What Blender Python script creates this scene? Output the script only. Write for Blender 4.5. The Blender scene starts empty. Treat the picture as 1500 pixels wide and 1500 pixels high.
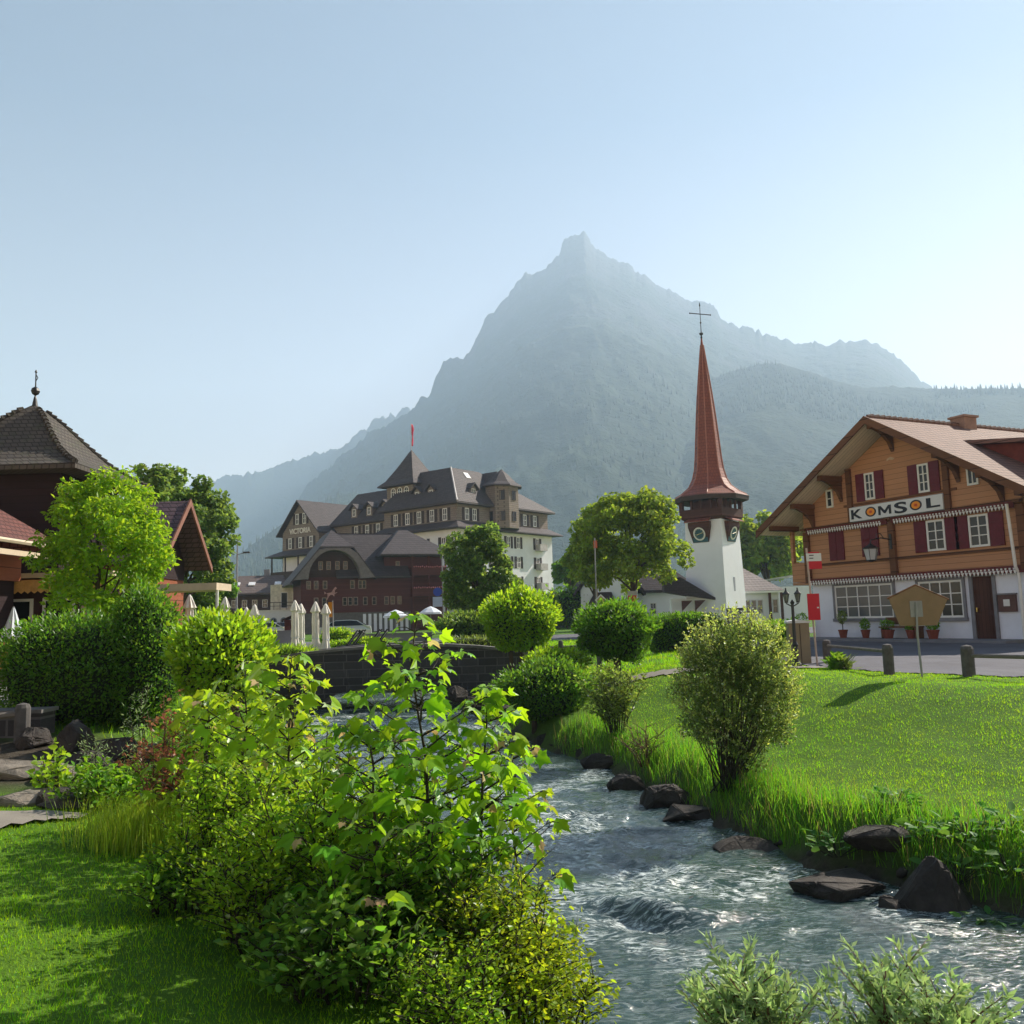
import bpy, math, random
import numpy as np
from mathutils import Vector, Matrix

# ------------------------------------------------------------------ camera, sky, sun, exposure
SC = bpy.context.scene
COL = SC.collection
rnd = random.Random(7)
RS = np.random.RandomState(11)
FPX = 1300.0                       # focal length in pixels of a 1500 px wide picture
TH = math.atan(153 / 1300)         # camera looks up 6.7 degrees
RO = math.radians(1.7)             # and is rolled a little
EYE = 1.3
cam_d = bpy.data.cameras.new("camera")
cam_d.sensor_width = 36.0
cam_d.lens = FPX * 36.0 / 1500.0
cam_d.clip_start = 0.1
cam_d.clip_end = 40000
cam = bpy.data.objects.new("camera", cam_d)
COL.objects.link(cam)
_r = Vector((1, 0, 0)); _u = Vector((0, -math.sin(TH), math.cos(TH))); _f = Vector((0, math.cos(TH), math.sin(TH)))
_cx = _r * math.cos(RO) - _u * math.sin(RO)
_cy = _r * math.sin(RO) + _u * math.cos(RO)
_m = Matrix((_cx, _cy, -_f)).transposed().to_4x4()
_m.translation = Vector((0, 0, EYE))
cam.matrix_world = _m
SC.camera = cam

SUN_AZ, SUN_EL = 52.0, 38.0        # degrees clockwise from the viewing direction (+Y), and above the horizon
SUN_POWER, SKY_STRENGTH, EXPOSURE = 5.0, 0.056, 1.2
world = bpy.data.worlds.new("World"); SC.world = world
world.use_nodes = True
wn = world.node_tree; wn.nodes.clear()
sky = wn.nodes.new("ShaderNodeTexSky"); sky.sky_type = 'NISHITA'
sky.sun_disc = False
sky.sun_elevation = math.radians(SUN_EL); sky.sun_rotation = math.radians(SUN_AZ)
sky.altitude = 1200; sky.air_density = 1.0; sky.dust_density = .4; sky.ozone_density = 1.2
bg = wn.nodes.new("ShaderNodeBackground"); bg.inputs[1].default_value = SKY_STRENGTH
wo = wn.nodes.new("ShaderNodeOutputWorld")
_tc = wn.nodes.new("ShaderNodeTexCoord"); _sx = wn.nodes.new("ShaderNodeSeparateXYZ"); wn.links.new(_tc.outputs['Generated'], _sx.inputs[0])
_cr = wn.nodes.new("ShaderNodeValToRGB"); wn.links.new(_sx.outputs[2], _cr.inputs[0])      # low air over the valley is dusty and warm
_cr.color_ramp.elements[0].position = .03; _cr.color_ramp.elements[0].color = (3.1, 2.0, 1.35, 1); _e = _cr.color_ramp.elements.new(.24); _e.color = (2.15, 1.3, .9, 1); _cr.color_ramp.elements[2].position = .5; _cr.color_ramp.elements[2].color = (.70, .68, .66, 1)
_mx = wn.nodes.new("ShaderNodeMix"); _mx.data_type = 'RGBA'; _mx.blend_type = 'MULTIPLY'; _mx.inputs[0].default_value = 1.0
wn.links.new(sky.outputs[0], _mx.inputs[6]); wn.links.new(_cr.outputs[0], _mx.inputs[7]); wn.links.new(_mx.outputs[2], bg.inputs[0]); wn.links.new(bg.outputs[0], wo.inputs[0])
sun_d = bpy.data.lights.new("sun", 'SUN'); sun_d.energy = SUN_POWER; sun_d.angle = math.radians(0.5)
sun_d.color = (1.0, 0.90, 0.76)
sun = bpy.data.objects.new("sun", sun_d); COL.objects.link(sun)
_sd = Vector((math.sin(math.radians(SUN_AZ)) * math.cos(math.radians(SUN_EL)),
              math.cos(math.radians(SUN_AZ)) * math.cos(math.radians(SUN_EL)), math.sin(math.radians(SUN_EL))))
sun.rotation_euler = _sd.to_track_quat('Z', 'Y').to_euler()
SC.view_settings.view_transform = 'Standard'; SC.view_settings.look = 'None'
SC.view_settings.exposure = EXPOSURE; SC.view_settings.gamma = 1.0
SC.render.engine = 'CYCLES'
cy = SC.cycles
cy.max_bounces = 8; cy.diffuse_bounces = 4; cy.glossy_bounces = 3; cy.transmission_bounces = 4
cy.transparent_max_bounces = 6; cy.volume_bounces = 2
cy.use_denoising = True
cy.sample_clamp_indirect = 6

# ------------------------------------------------------------------ where a pixel of the photo lies in the place
def ray(px, py):
    u = (px - 750) / FPX; v = -(py - 750) / FPX
    u0 = u * math.cos(RO) + v * math.sin(RO); v0 = -u * math.sin(RO) + v * math.cos(RO)
    return np.array([u0, math.cos(TH) - v0 * math.sin(TH), math.sin(TH) + v0 * math.cos(TH)])
E0 = np.array([0, 0, EYE])
def at_z(px, py, z): d = ray(px, py); return E0 + d * ((z - EYE) / d[2])
def at_y(px, py, y): d = ray(px, py); return E0 + d * (y / d[1])

# ------------------------------------------------------------------ mesh helpers
class MB:
    """collects faces, then links them as ONE mesh object"""
    def __init__(s): s.v = []; s.f = []
    def face(s, pts):
        k = len(s.v); s.v += [tuple(p) for p in pts]; s.f.append(tuple(range(k, k + len(pts)))); return s
    def grid(s, rings, close=False, caps=False):
        k = len(s.v); n = len(rings[0])
        for r in rings: s.v += [tuple(p) for p in r]
        m = n if close else n - 1
        for i in range(len(rings) - 1):
            for j in range(m):
                a = k + i * n + j; b = k + i * n + (j + 1) % n
                s.f.append((a, b, b + n, a + n))
        if caps:
            s.f.append(tuple(reversed(range(k, k + n))))
            e = k + (len(rings) - 1) * n; s.f.append(tuple(range(e, e + n)))
        return s
    def box(s, x0, x1, y0, y1, z0, z1):
        P = [(x0, y0), (x1, y0), (x1, y1), (x0, y1)]
        return s.grid([[(x, y, z0) for x, y in P], [(x, y, z1) for x, y in P]], True, True)
    def prism(s, base, vec):
        v = np.array(vec, float); b = [np.array(p, float) for p in base]
        return s.grid([b, [p + v for p in b]], True, True)
    def tube(s, pts, rad, n=6, caps=True):
        pts = [np.array(p, float) for p in pts]
        if not hasattr(rad, '__len__'): rad = [rad] * len(pts)
        rings = []; ref = None
        for i, p in enumerate(pts):
            t = pts[min(i + 1, len(pts) - 1)] - pts[max(i - 1, 0)]
            t = t / (np.linalg.norm(t) + 1e-9)
            if ref is None:
                ref = np.array([1.0, 0, 0]) if abs(t[0]) < .8 else np.array([0, 1.0, 0])
            a = ref - t * (ref @ t); a /= np.linalg.norm(a) + 1e-9; ref = a; b = np.cross(t, a)
            rings.append([p + rad[i] * (a * math.cos(q) + b * math.sin(q)) for q in [2 * math.pi * j / n for j in range(n)]])
        return s.grid(rings, True, caps)
    def lathe(s, prof, n=12, c=(0, 0, 0), caps=True, ph=0.0):
        rings = [[(c[0] + r * math.cos(2 * math.pi * j / n + ph), c[1] + r * math.sin(2 * math.pi * j / n + ph), c[2] + z) for j in range(n)] for r, z in prof]
        return s.grid(rings, True, caps)
    def slab(s, pts, t):
        """a polygon sheet given a thickness t below it (vector)"""
        return s.prism(pts, t)
    def build(s, name, mat, parent=None, smooth=False):
        me = bpy.data.meshes.new(name); me.from_pydata(s.v, [], s.f); me.update()
        me.materials.append(mat)
        if smooth: me.shade_smooth()
        o = bpy.data.objects.new(name, me); COL.objects.link(o)
        if parent is not None: o.parent = parent
        return o

def empty(name, loc=(0, 0, 0), deg=0.0):
    o = bpy.data.objects.new(name, None); COL.objects.link(o)
    o.empty_display_size = 0.2
    o.location = loc; o.rotation_euler = (0, 0, math.radians(deg)); return o
def tag(o, label=None, cat=None, group=None, kind=None):
    if label: o['label'] = label
    if cat: o['category'] = cat
    if group: o['group'] = group
    if kind: o['kind'] = kind
    return o
def thing(name, label, cat, loc=(0, 0, 0), deg=0.0, group=None):
    return tag(empty(name, loc, deg), label, cat, group)
def copy_tree(o, parent=None):
    c = o.copy(); COL.objects.link(c)
    if parent is not None: c.parent = parent
    for ch in list(o.children): copy_tree(ch, c)
    return c
def bulk(name, V, faces_n, idx, mat, parent=None, smooth=False):
    """fast mesh from arrays: V (n,3); faces_n array of loop counts; idx flat loop indices"""
    me = bpy.data.meshes.new(name)
    V = np.ascontiguousarray(V, dtype=np.float32)
    me.vertices.add(len(V)); me.vertices.foreach_set('co', V.ravel())
    me.loops.add(len(idx)); me.loops.foreach_set('vertex_index', np.asarray(idx, dtype=np.int32))
    st = np.concatenate([[0], np.cumsum(faces_n)[:-1]]).astype(np.int32)
    me.polygons.add(len(faces_n)); me.polygons.foreach_set('loop_start', st)
    me.polygons.foreach_set('loop_total', np.asarray(faces_n, dtype=np.int32))
    me.update(calc_edges=True); me.validate()
    me.materials.append(mat)
    if smooth: me.shade_smooth()
    o = bpy.data.objects.new(name, me); COL.objects.link(o)
    if parent is not None: o.parent = parent
    return o

class Fr:
    """a building's own axes: x along its front, y into it, z up"""
    def __init__(s, o, deg):
        a = math.radians(deg); s.o = np.array(o, float); s.deg = deg
        s.X = np.array([math.cos(a), math.sin(a), 0]); s.Y = np.array([-math.sin(a), math.cos(a), 0])
    def loc(s, p): q = np.array(p) - s.o; return np.array([q @ s.X, q @ s.Y, q[2]])
    def on(s, px, py, ly=0.):
        d = ray(px, py); t = (ly - (E0 - s.o) @ s.Y) / (d @ s.Y); return s.loc(E0 + d * t)
    def onx(s, px, py, lx=0.):
        d = ray(px, py); t = (lx - (E0 - s.o) @ s.X) / (d @ s.X); return s.loc(E0 + d * t)
    def w(s, x, y, z): return s.o + s.X * x + s.Y * y + np.array([0, 0, z])

# ------------------------------------------------------------------ materials
def rgb(h):
    h = h.lstrip('#'); c = [int(h[i:i + 2], 16) / 255 for i in (0, 2, 4)]
    return tuple(x / 12.92 if x < .04045 else ((x + .055) / 1.055) ** 2.4 for x in c)
class NT:
    def __init__(s, name):
        s.m = bpy.data.materials.new(name); s.m.use_nodes = True; s.t = s.m.node_tree; s.t.nodes.clear()
        s.out = s.n('ShaderNodeOutputMaterial')
    def n(s, typ, **k):
        o = s.t.nodes.new(typ)
        for a, b in k.items(): setattr(o, a, b)
        return o
    def l(s, a, b): s.t.links.new(a, b)
    def coord(s, kind='Object', scale=(1, 1, 1)):
        tc = s.n('ShaderNodeTexCoord'); mp = s.n('ShaderNodeMapping'); mp.inputs['Scale'].default_value = scale
        s.l(tc.outputs[kind], mp.inputs[0]); return mp.outputs[0]
    def noise(s, vec, scale, detail=4, rough=.6, dist=0.):
        o = s.n('ShaderNodeTexNoise'); s.l(vec, o.inputs['Vector']); o.inputs['Scale'].default_value = scale
        o.inputs['Detail'].default_value = detail; o.inputs['Roughness'].default_value = rough; o.inputs['Distortion'].default_value = dist
        return o.outputs['Fac']
    def ramp(s, fac, stops):
        o = s.n('ShaderNodeValToRGB'); s.l(fac, o.inputs[0]); e = o.color_ramp.elements
        while len(e) < len(stops): e.new(.5)
        for i, (p, c) in enumerate(stops): e[i].position = p; e[i].color = (*c, 1) if len(c) == 3 else c
        return o.outputs[0]
    def mix(s, fac, a, b, mode='MIX'):
        o = s.n('ShaderNodeMix', data_type='RGBA', blend_type=mode)
        for sock, v in ((o.inputs[0], fac), (o.inputs[6], a), (o.inputs[7], b)):
            if hasattr(v, 'is_output'): s.l(v, sock)
            elif isinstance(v, (int, float)): sock.default_value = v
            else: sock.default_value = (*v, 1)
        return o.outputs[2]
    def math(s, op, a, b=0.0, clamp=False):
        o = s.n('ShaderNodeMath', operation=op); o.use_clamp = clamp
        for sock, v in ((o.inputs[0], a), (o.inputs[1], b)):
            if hasattr(v, 'is_output'): s.l(v, sock)
            else: sock.default_value = v
        return o.outputs[0]
    def bsdf(s, col, rough=.8, spec=.3, metal=0., bump=None, bstr=.3, bdist=.02, **k):
        o = s.n('ShaderNodeBsdfPrincipled')
        for nm, v in (('Base Color', col), ('Roughness', rough), ('Specular IOR Level', spec), ('Metallic', metal)):
            if hasattr(v, 'is_output'): s.l(v, o.inputs[nm])
            elif isinstance(v, (int, float)): o.inputs[nm].default_value = v
            else: o.inputs[nm].default_value = (*v, 1)
        for nm, v in k.items(): o.inputs[nm].default_value = v
        if bump is not None:
            b = s.n('ShaderNodeBump'); b.inputs['Strength'].default_value = bstr; b.inputs['Distance'].default_value = bdist
            s.l(bump, b.inputs['Height']); s.l(b.outputs[0], o.inputs['Normal'])
        s.l(o.outputs[0], s.out.inputs[0]); return o
_M = {}
def plain(name, c, rough=.7, var=.25, scale=3., spec=.3, metal=0., bump=.2, stretch=(1, 1, 1)):
    """a paint, plaster or timber colour with a little dirt and unevenness"""
    if name in _M: return _M[name]
    if isinstance(c, str): c = rgb(c)
    t = NT(name); v = t.coord('Object', stretch)
    n = t.noise(v, scale, 5, .65)
    dk = tuple(x * (1 - var) for x in c); lt = tuple(min(1, x * (1 + var)) for x in c)
    col = t.ramp(n, [(.3, dk), (.7, lt)])
    t.bsdf(col, rough, spec, metal, bump=t.noise(v, scale * 9, 3), bstr=bump, bdist=.01)
    _M[name] = t.m; return t.m
def wood(name, c, plank=.16, var=.3, axis='z', rough=.75):
    """boards laid along the wall with dark joints"""
    if name in _M: return _M[name]
    if isinstance(c, str): c = rgb(c)
    t = NT(name); v = t.coord('Object')
    sp = t.n('ShaderNodeSeparateXYZ'); t.l(v, sp.inputs[0])
    a = sp.outputs['XYZ'.index(axis.upper())]
    q = t.math('DIVIDE', a, plank); fr = t.math('FRACT', q); fl = t.math('FLOOR', q)
    wn_ = t.n('ShaderNodeTexWhiteNoise', noise_dimensions='1D'); t.l(fl, wn_.inputs['W'])
    st = {'z': (1.2, 1.2, 14), 'x': (14, 14, 1.2), 'y': (1.2, 14, 1.2)}[axis]
    n = t.noise(t.coord('Object', st), 1.5, 6, .7)
    f = t.math('ADD', t.math('MULTIPLY', n, .7), t.math('MULTIPLY', wn_.outputs[0], .3))
    col = t.ramp(f, [(.25, tuple(x * (1 - var) for x in c)), (.75, tuple(min(1, x * (1 + var)) for x in c))])
    gap = t.math('LESS_THAN', fr, .06)
    col = t.mix(gap, col, tuple(x * .35 for x in c))
    h = t.math('SUBTRACT', n, t.math('MULTIPLY', gap, 2.0))
    t.bsdf(col, rough, .25, bump=h, bstr=.35, bdist=.01)
    _M[name] = t.m; return t.m
def tiles(name, c1, c2, w=.22, h=.16, axis_u='x', rough=.8, moss=0.):
    """courses of roof tiles, laid by height (z) and along the eaves"""
    if name in _M: return _M[name]
    t = NT(name); v = t.coord('Object')
    sp = t.n('ShaderNodeSeparateXYZ'); t.l(v, sp.inputs[0])
    cb = t.n('ShaderNodeCombineXYZ')
    u = sp.outputs[0] if axis_u == 'x' else sp.outputs[1] if axis_u == 'y' else t.math('ADD', sp.outputs[0], sp.outputs[1])
    t.l(u, cb.inputs[0]); t.l(sp.outputs[2], cb.inputs[1])
    b = t.n('ShaderNodeTexBrick'); t.l(cb.outputs[0], b.inputs['Vector'])
    b.inputs['Scale'].default_value = 1; b.inputs['Brick Width'].default_value = w; b.inputs['Row Height'].default_value = h
    b.inputs['Mortar Size'].default_value = .018; b.inputs['Mortar Smooth'].default_value = .3
    b.inputs['Color1'].default_value = (*c1, 1); b.inputs['Color2'].default_value = (*c2, 1)
    b.inputs['Mortar'].default_value = (*[x * .3 for x in c1], 1)
    n = t.noise(v, 1.3, 5, .7)
    col = t.mix(t.math('MULTIPLY', n, .6), b.outputs[0], tuple(x * .45 for x in c1))
    if moss: col = t.mix(t.math('MULTIPLY', t.math('GREATER_THAN', t.noise(v, 2.3, 6, .8), .56), moss), col, (.07, .075, .045))
    fr = t.math('FRACT', t.math('DIVIDE', sp.outputs[2], h))
    t.bsdf(col, rough, .3, bump=t.math('SUBTRACT', t.math('SUBTRACT', 1.0, fr), t.math('MULTIPLY', b.outputs['Fac'], .6)), bstr=.8, bdist=.03)
    _M[name] = t.m; return t.m
def glass(name='window_glass', c=(.02, .025, .03)):
    if name in _M: return _M[name]
    t = NT(name); t.bsdf(c, .1, .35); _M[name] = t.m; return t.m
def leafmat(name, c, trans, var=.35, gloss=.35, hue=.02):
    """leaf: diffuse one side, light through it from the other, slight sheen; each leaf its own tint"""
    if name in _M: return _M[name]
    t = NT(name); g = t.n('ShaderNodeNewGeometry')
    hv = t.n('ShaderNodeHueSaturation'); hv.inputs['Color'].default_value = (*c, 1)
    hv2 = t.n('ShaderNodeHueSaturation'); hv2.inputs['Color'].default_value = (*trans, 1)
    r = g.outputs['Random Per Island']
    val = t.math('ADD', t.math('MULTIPLY', r, 2 * var), 1 - var)
    wn_ = t.n('ShaderNodeTexWhiteNoise', noise_dimensions='1D'); t.l(r, wn_.inputs['W'])
    hu = t.math('ADD', t.math('MULTIPLY', wn_.outputs[0], 2 * hue), .5 - hue)
    for h_ in (hv, hv2): t.l(val, h_.inputs['Value']); t.l(hu, h_.inputs['Hue'])
    d = t.n('ShaderNodeBsdfDiffuse'); t.l(hv.outputs[0], d.inputs[0])
    tr = t.n('ShaderNodeBsdfTranslucent'); t.l(hv2.outputs[0], tr.inputs[0])
    gl = t.n('ShaderNodeBsdfGlossy'); gl.inputs['Roughness'].default_value = .6; gl.inputs[0].default_value = (.8, .85, .8, 1)
    fn = t.n('ShaderNodeFresnel'); fn.inputs[0].default_value = 1.4
    a = t.n('ShaderNodeAddShader'); t.l(d.outputs[0], a.inputs[0]); t.l(tr.outputs[0], a.inputs[1])
    mx = t.n('ShaderNodeMixShader'); t.l(t.math('MULTIPLY', fn.outputs[0], gloss * .4), mx.inputs[0])
    t.l(a.outputs[0], mx.inputs[1]); t.l(gl.outputs[0], mx.inputs[2])
    t.l(mx.outputs[0], t.out.inputs[0]); _M[name] = t.m; return t.m

# ------------------------------------------------------------------ numpy value noise
def hashn(ix, iy, s=0):
    h = (ix.astype(np.int64) * 374761393 + iy.astype(np.int64) * 668265263 + s * 2246822519) & 0xffffffff
    h = ((h ^ (h >> 13)) * 1274126177) & 0xffffffff
    return ((h ^ (h >> 16)) & 0xffff) / 65535.0
def vnoise(x, y, s=0):
    x = np.asarray(x, float); y = np.asarray(y, float)
    ix = np.floor(x); iy = np.floor(y); fx = x - ix; fy = y - iy
    fx = fx * fx * (3 - 2 * fx); fy = fy * fy * (3 - 2 * fy)
    a = hashn(ix, iy, s); b = hashn(ix + 1, iy, s); c = hashn(ix, iy + 1, s); d = hashn(ix + 1, iy + 1, s)
    return (a + (b - a) * fx) * (1 - fy) + (c + (d - c) * fx) * fy
def fbm(x, y, o=4, s=0, ridge=False):
    t = 0; a = .5; n = 0
    for k in range(o):
        q = vnoise(x * 2 ** k, y * 2 ** k, s + k * 17)
        if ridge: q = 1 - abs(2 * q - 1)
        t = t + a * q; n += a; a *= .5
    return t / n

# ------------------------------------------------------------------ terrain
RIGHT = [(1.6, 36), (0.9, 30.5), (0.2, 28), (-.5, 24.5), (-.3, 21.2), (.55, 18.5), (1.36, 16.7), (1.8, 14.6), (2.15, 12.9), (2.6, 11.1), (3.0, 9.9), (3.6, 9.25), (4.05, 8.4), (4.6, 7.7), (5.6, 6.9), (8, 5.9), (14, 4.6), (30, 3)]
LEFT = [(-7.5, 36), (-8.2, 30.5), (-6.8, 26), (-5.2, 22), (-3.6, 16.5), (-2.1, 12.5), (-1.1, 9.8), (-.35, 8.1), (.25, 6.6), (.6, 5.5), (.95, 4.65), (1.5, 4.2), (2.6, 3.85), (4.5, 3.2), (8, 2.4), (14, .8), (30, -1.5)]
WATER = -1.5
def seg_dist(x, y, pl):
    d = np.full(np.shape(x), 1e9)
    for (ax, ay), (bx, by) in zip(pl[:-1], pl[1:]):
        vx, vy = bx - ax, by - ay; t = np.clip(((x - ax) * vx + (y - ay) * vy) / (vx * vx + vy * vy), 0, 1)
        d = np.minimum(d, np.hypot(x - ax - t * vx, y - ay - t * vy))
    return d
def inside(x, y, poly):
    c = np.zeros(np.shape(x), bool); n = len(poly)
    for i in range(n):
        (ax, ay), (bx, by) = poly[i], poly[(i + 1) % n]
        with np.errstate(divide='ignore', invalid='ignore'):
            m = ((ay > y) != (by > y)) & (x < (bx - ax) * (y - ay) / (by - ay + 1e-12) + ax)
        c ^= m
    return c
def sst(a, b, x): t = np.clip((x - a) / (b - a), 0, 1); return t * t * (3 - 2 * t)
def terrain(x, y):
    x = np.asarray(x, float); y = np.asarray(y, float)
    wob = .22 * (fbm(x * 1.3, y * 1.3, 3, 5) - .5)
    dR = seg_dist(x, y, RIGHT) + wob; dL = seg_dist(x, y, LEFT) + wob
    ins = inside(x, y, LEFT + RIGHT[::-1])
    right = dR < dL
    zr = -1.6 + .62 * sst(0, .75, dR) + .98 * sst(.02, 1, dR / (8 - 3.4 * sst(11, 16, y)))
    yf = sst(9, 15, y)
    top = -.4 + .36 * yf
    zl = -1.6 + (top + 1.6) * (.72 * sst(0, 1.1, dL) + .28 * sst(.6, 4.5, dL))
    z = np.where(right, zr, zl)
    z = np.where(ins, -1.62 - .35 * sst(0, .8, np.minimum(dR, dL)), z)
    rough = .05 * (fbm(x * .9, y * .9, 3, 9) - .5) + .03 * (fbm(x * 4, y * 4, 2, 3) - .5)
    far = sst(20, 30, np.abs(y - 8)) 
    d = np.minimum(dR, dL)
    z = z + rough * (1 - far) * sst(30, 18, np.abs(x)) * (1 - .6 * ins)
    z = z + .28 * (fbm(x * 1.7, y * 1.7, 3, 21) - .5) * sst(1.3, .3, d) * (~ins)
    return np.where(far >= 1, np.where(ins, -1.97, np.where(d < 2, z, 0)), z)
def tz(x, y): return float(terrain(np.array([x]), np.array([y]))[0])
def ground_at(px, py):
    """where the line of sight of a pixel meets the ground"""
    d = ray(px, py); t = 2.5
    for _ in range(4000):
        p = E0 + d * t
        if p[2] < tz(p[0], p[1]): return p
        t *= 1.004
    return p

def spaced(lo, f0, f1, hi, step, g=1.22):
    a = list(np.arange(f0, f1 + 1e-6, step)); s = step; x = a[-1]
    while x < hi: s *= g; x += s; a.append(min(x, hi))
    s = step; x = a[0]; b = []
    while x > lo: s *= g; x -= s; b.append(max(x, lo))
    return np.array(b[::-1] + a)
xs = spaced(-4000, -13, 16, 4000, .13); ys = spaced(-60, -1, 37, 5000, .13)
GX, GY = np.meshgrid(xs, ys)
GZ = terrain(GX, GY)
nx, ny = len(xs), len(ys)
ii = (np.arange(ny - 1)[:, None] * nx + np.arange(nx - 1)[None]).ravel()
quads = np.stack([ii, ii + 1, ii + nx + 1, ii + nx], 1).ravel()
t = NT('ground'); v = t.coord('Object')
at = t.n('ShaderNodeAttribute'); at.attribute_name = 'soil'
n1 = t.noise(v, .5, 5, .6); n2 = t.noise(v, 7, 5, .7); n3 = t.noise(v, 40, 3, .7)
g = t.ramp(n1, [(.3, (.065, .15, .010)), (.7, (.11, .21, .014))])
g = t.mix(t.math('MULTIPLY', n2, .5), g, (.04, .095, .01))
s_ = t.ramp(n2, [(.3, (.035, .028, .02)), (.7, (.10, .085, .065))])
col = t.mix(at.outputs['Fac'], g, s_)
t.bsdf(col, .9, .15, bump=t.math('ADD', n2, n3), bstr=.7, bdist=.04)
M_ground = t.m
ground = bulk('ground', np.stack([GX.ravel(), GY.ravel(), GZ.ravel()], 1), np.full((nx - 1) * (ny - 1), 4), quads, M_ground, smooth=True)
tag(ground, kind='structure')
_dR = seg_dist(GX, GY, RIGHT); _dL = seg_dist(GX, GY, LEFT); _d = np.minimum(_dR, _dL)
soil = np.clip(sst(.55, .15, _d + .5 * (fbm(GX * 2, GY * 2, 3, 40) - .5)), 0, 1)
soil = np.maximum(soil, inside(GX, GY, LEFT + RIGHT[::-1]) * 1.0)
# bare ground on the left by the rocks
soil = np.maximum(soil, sst(1.0, .5, np.hypot((GX + 6.6) / 3.4, (GY - 11.2) / 1.9) + .3 * (fbm(GX, GY, 3, 2) - .5)))
att = ground.data.attributes.new('soil', 'FLOAT', 'POINT'); att.data.foreach_set('value', soil.ravel().astype(np.float32))

# ------------------------------------------------------------------ water: fast shallow stream with real ripples
def in_band(y0, y1):
    return
wx = np.arange(-9, 16, .055); wy = np.arange(1.5, 36.2, .055)
WX, WY = np.meshgrid(wx, wy)
# flow runs roughly along -y, then bends to +x near the camera
wob1 = fbm(WX * .8, WY * .5, 3, 60)
rap = np.exp(-(((WX - .9) / 1.8) ** 2 + ((WY - 12.0) / 3.3) ** 2)) + .8 * np.exp(-(((WX + 3) / 3) ** 2 + ((WY - 24) / 5.) ** 2)) + .25
WZ = .16 * (fbm(WX * 1.1 + 2 * wob1, WY * 1.9, 4, 61, True) - .6) * rap + .055 * (fbm(WX * 3.2 + 2 * wob1, WY * 4.2, 3, 62, True) - .6) * (.35 + rap)
WZ += .012 * (fbm(WX * 7, WY * 9, 3, 64, True) - .5)
# standing wave over the sunken stone, seen mid-stream
_s = at_z(1000, 1330, WATER)
_q = (WY - _s[1]) + .25 * np.sin((WX - _s[0]) * 2.2 + 1.2)
WZ += .13 * np.exp(-(_q / .16) ** 2) * np.exp(-((WX - _s[0] + .3) / .55) ** 2) - .09 * np.exp(-((_q + .28) / .2) ** 2) * np.exp(-((WX - _s[0] + .3) / .6) ** 2)
WZ += WATER
nwx, nwy = len(wx), len(wy)
poly = LEFT + RIGHT[::-1]
cx_ = (WX[:-1, :-1] + .03); cy_ = (WY[:-1, :-1] + .03)
keep = (inside(cx_, cy_, poly) | (np.minimum(seg_dist(cx_, cy_, LEFT), seg_dist(cx_, cy_, RIGHT)) < .45))
ii = (np.arange(nwy - 1)[:, None] * nwx + np.arange(nwx - 1)[None])[keep]
q4 = np.stack([ii, ii + 1, ii + nwx + 1, ii + nwx], 1)
used = np.unique(q4); mp_ = np.zeros(nwx * nwy, int); mp_[used] = np.arange(len(used))
WV = np.stack([WX.ravel(), WY.ravel(), WZ.ravel()], 1)[used]
t = NT('water'); v = t.coord('Object')
at = t.n('ShaderNodeAttribute'); at.attribute_name = 'foam'
ns = t.noise(t.coord('Object', (1.5, 4.5, 1)), 3.0, 6, .72, 2.2)
fo = t.math('MULTIPLY', t.ramp(ns, [(.47, (0, 0, 0)), (.62, (1, 1, 1))]), at.outputs['Fac'])
deep = t.ramp(t.noise(v, .7, 3), [(.35, (.008, .030, .028)), (.65, (.028, .065, .058))])
br = t.n('ShaderNodeSeparateXYZ')
col = t.mix(fo, deep, (.72, .80, .80))
nb = t.math('ADD', t.noise(t.coord('Object', (1, 1.6, 1)), 9, 5, .65, .8), t.math('MULTIPLY', t.noise(t.coord('Object', (1, 1.5, 1)), 30, 3, .6), .35))
rg = t.math('ADD', t.math('MULTIPLY', fo, .5), .04)
t.bsdf(col, rg, .9, bump=nb, bstr=.6, bdist=.03)
M_water = t.m
water = bulk('water', WV, np.full(len(q4), 4), mp_[q4].ravel(), M_water, smooth=True)
tag(water, kind='structure')
fm = np.clip((.9 * rap - .1) * sst(.45, .7, fbm(WX * 1.4, WY * 1.6, 3, 71)) * 2.6 + .2, 0, 1)
fm = np.maximum(fm, np.exp(-((_q + .05) / .14) ** 2) * np.exp(-((WX - _s[0] + .3) / .6) ** 2))
fa = water.data.attributes.new('foam', 'FLOAT', 'POINT'); fa.data.foreach_set('value', fm.ravel()[used].astype(np.float32))

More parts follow.
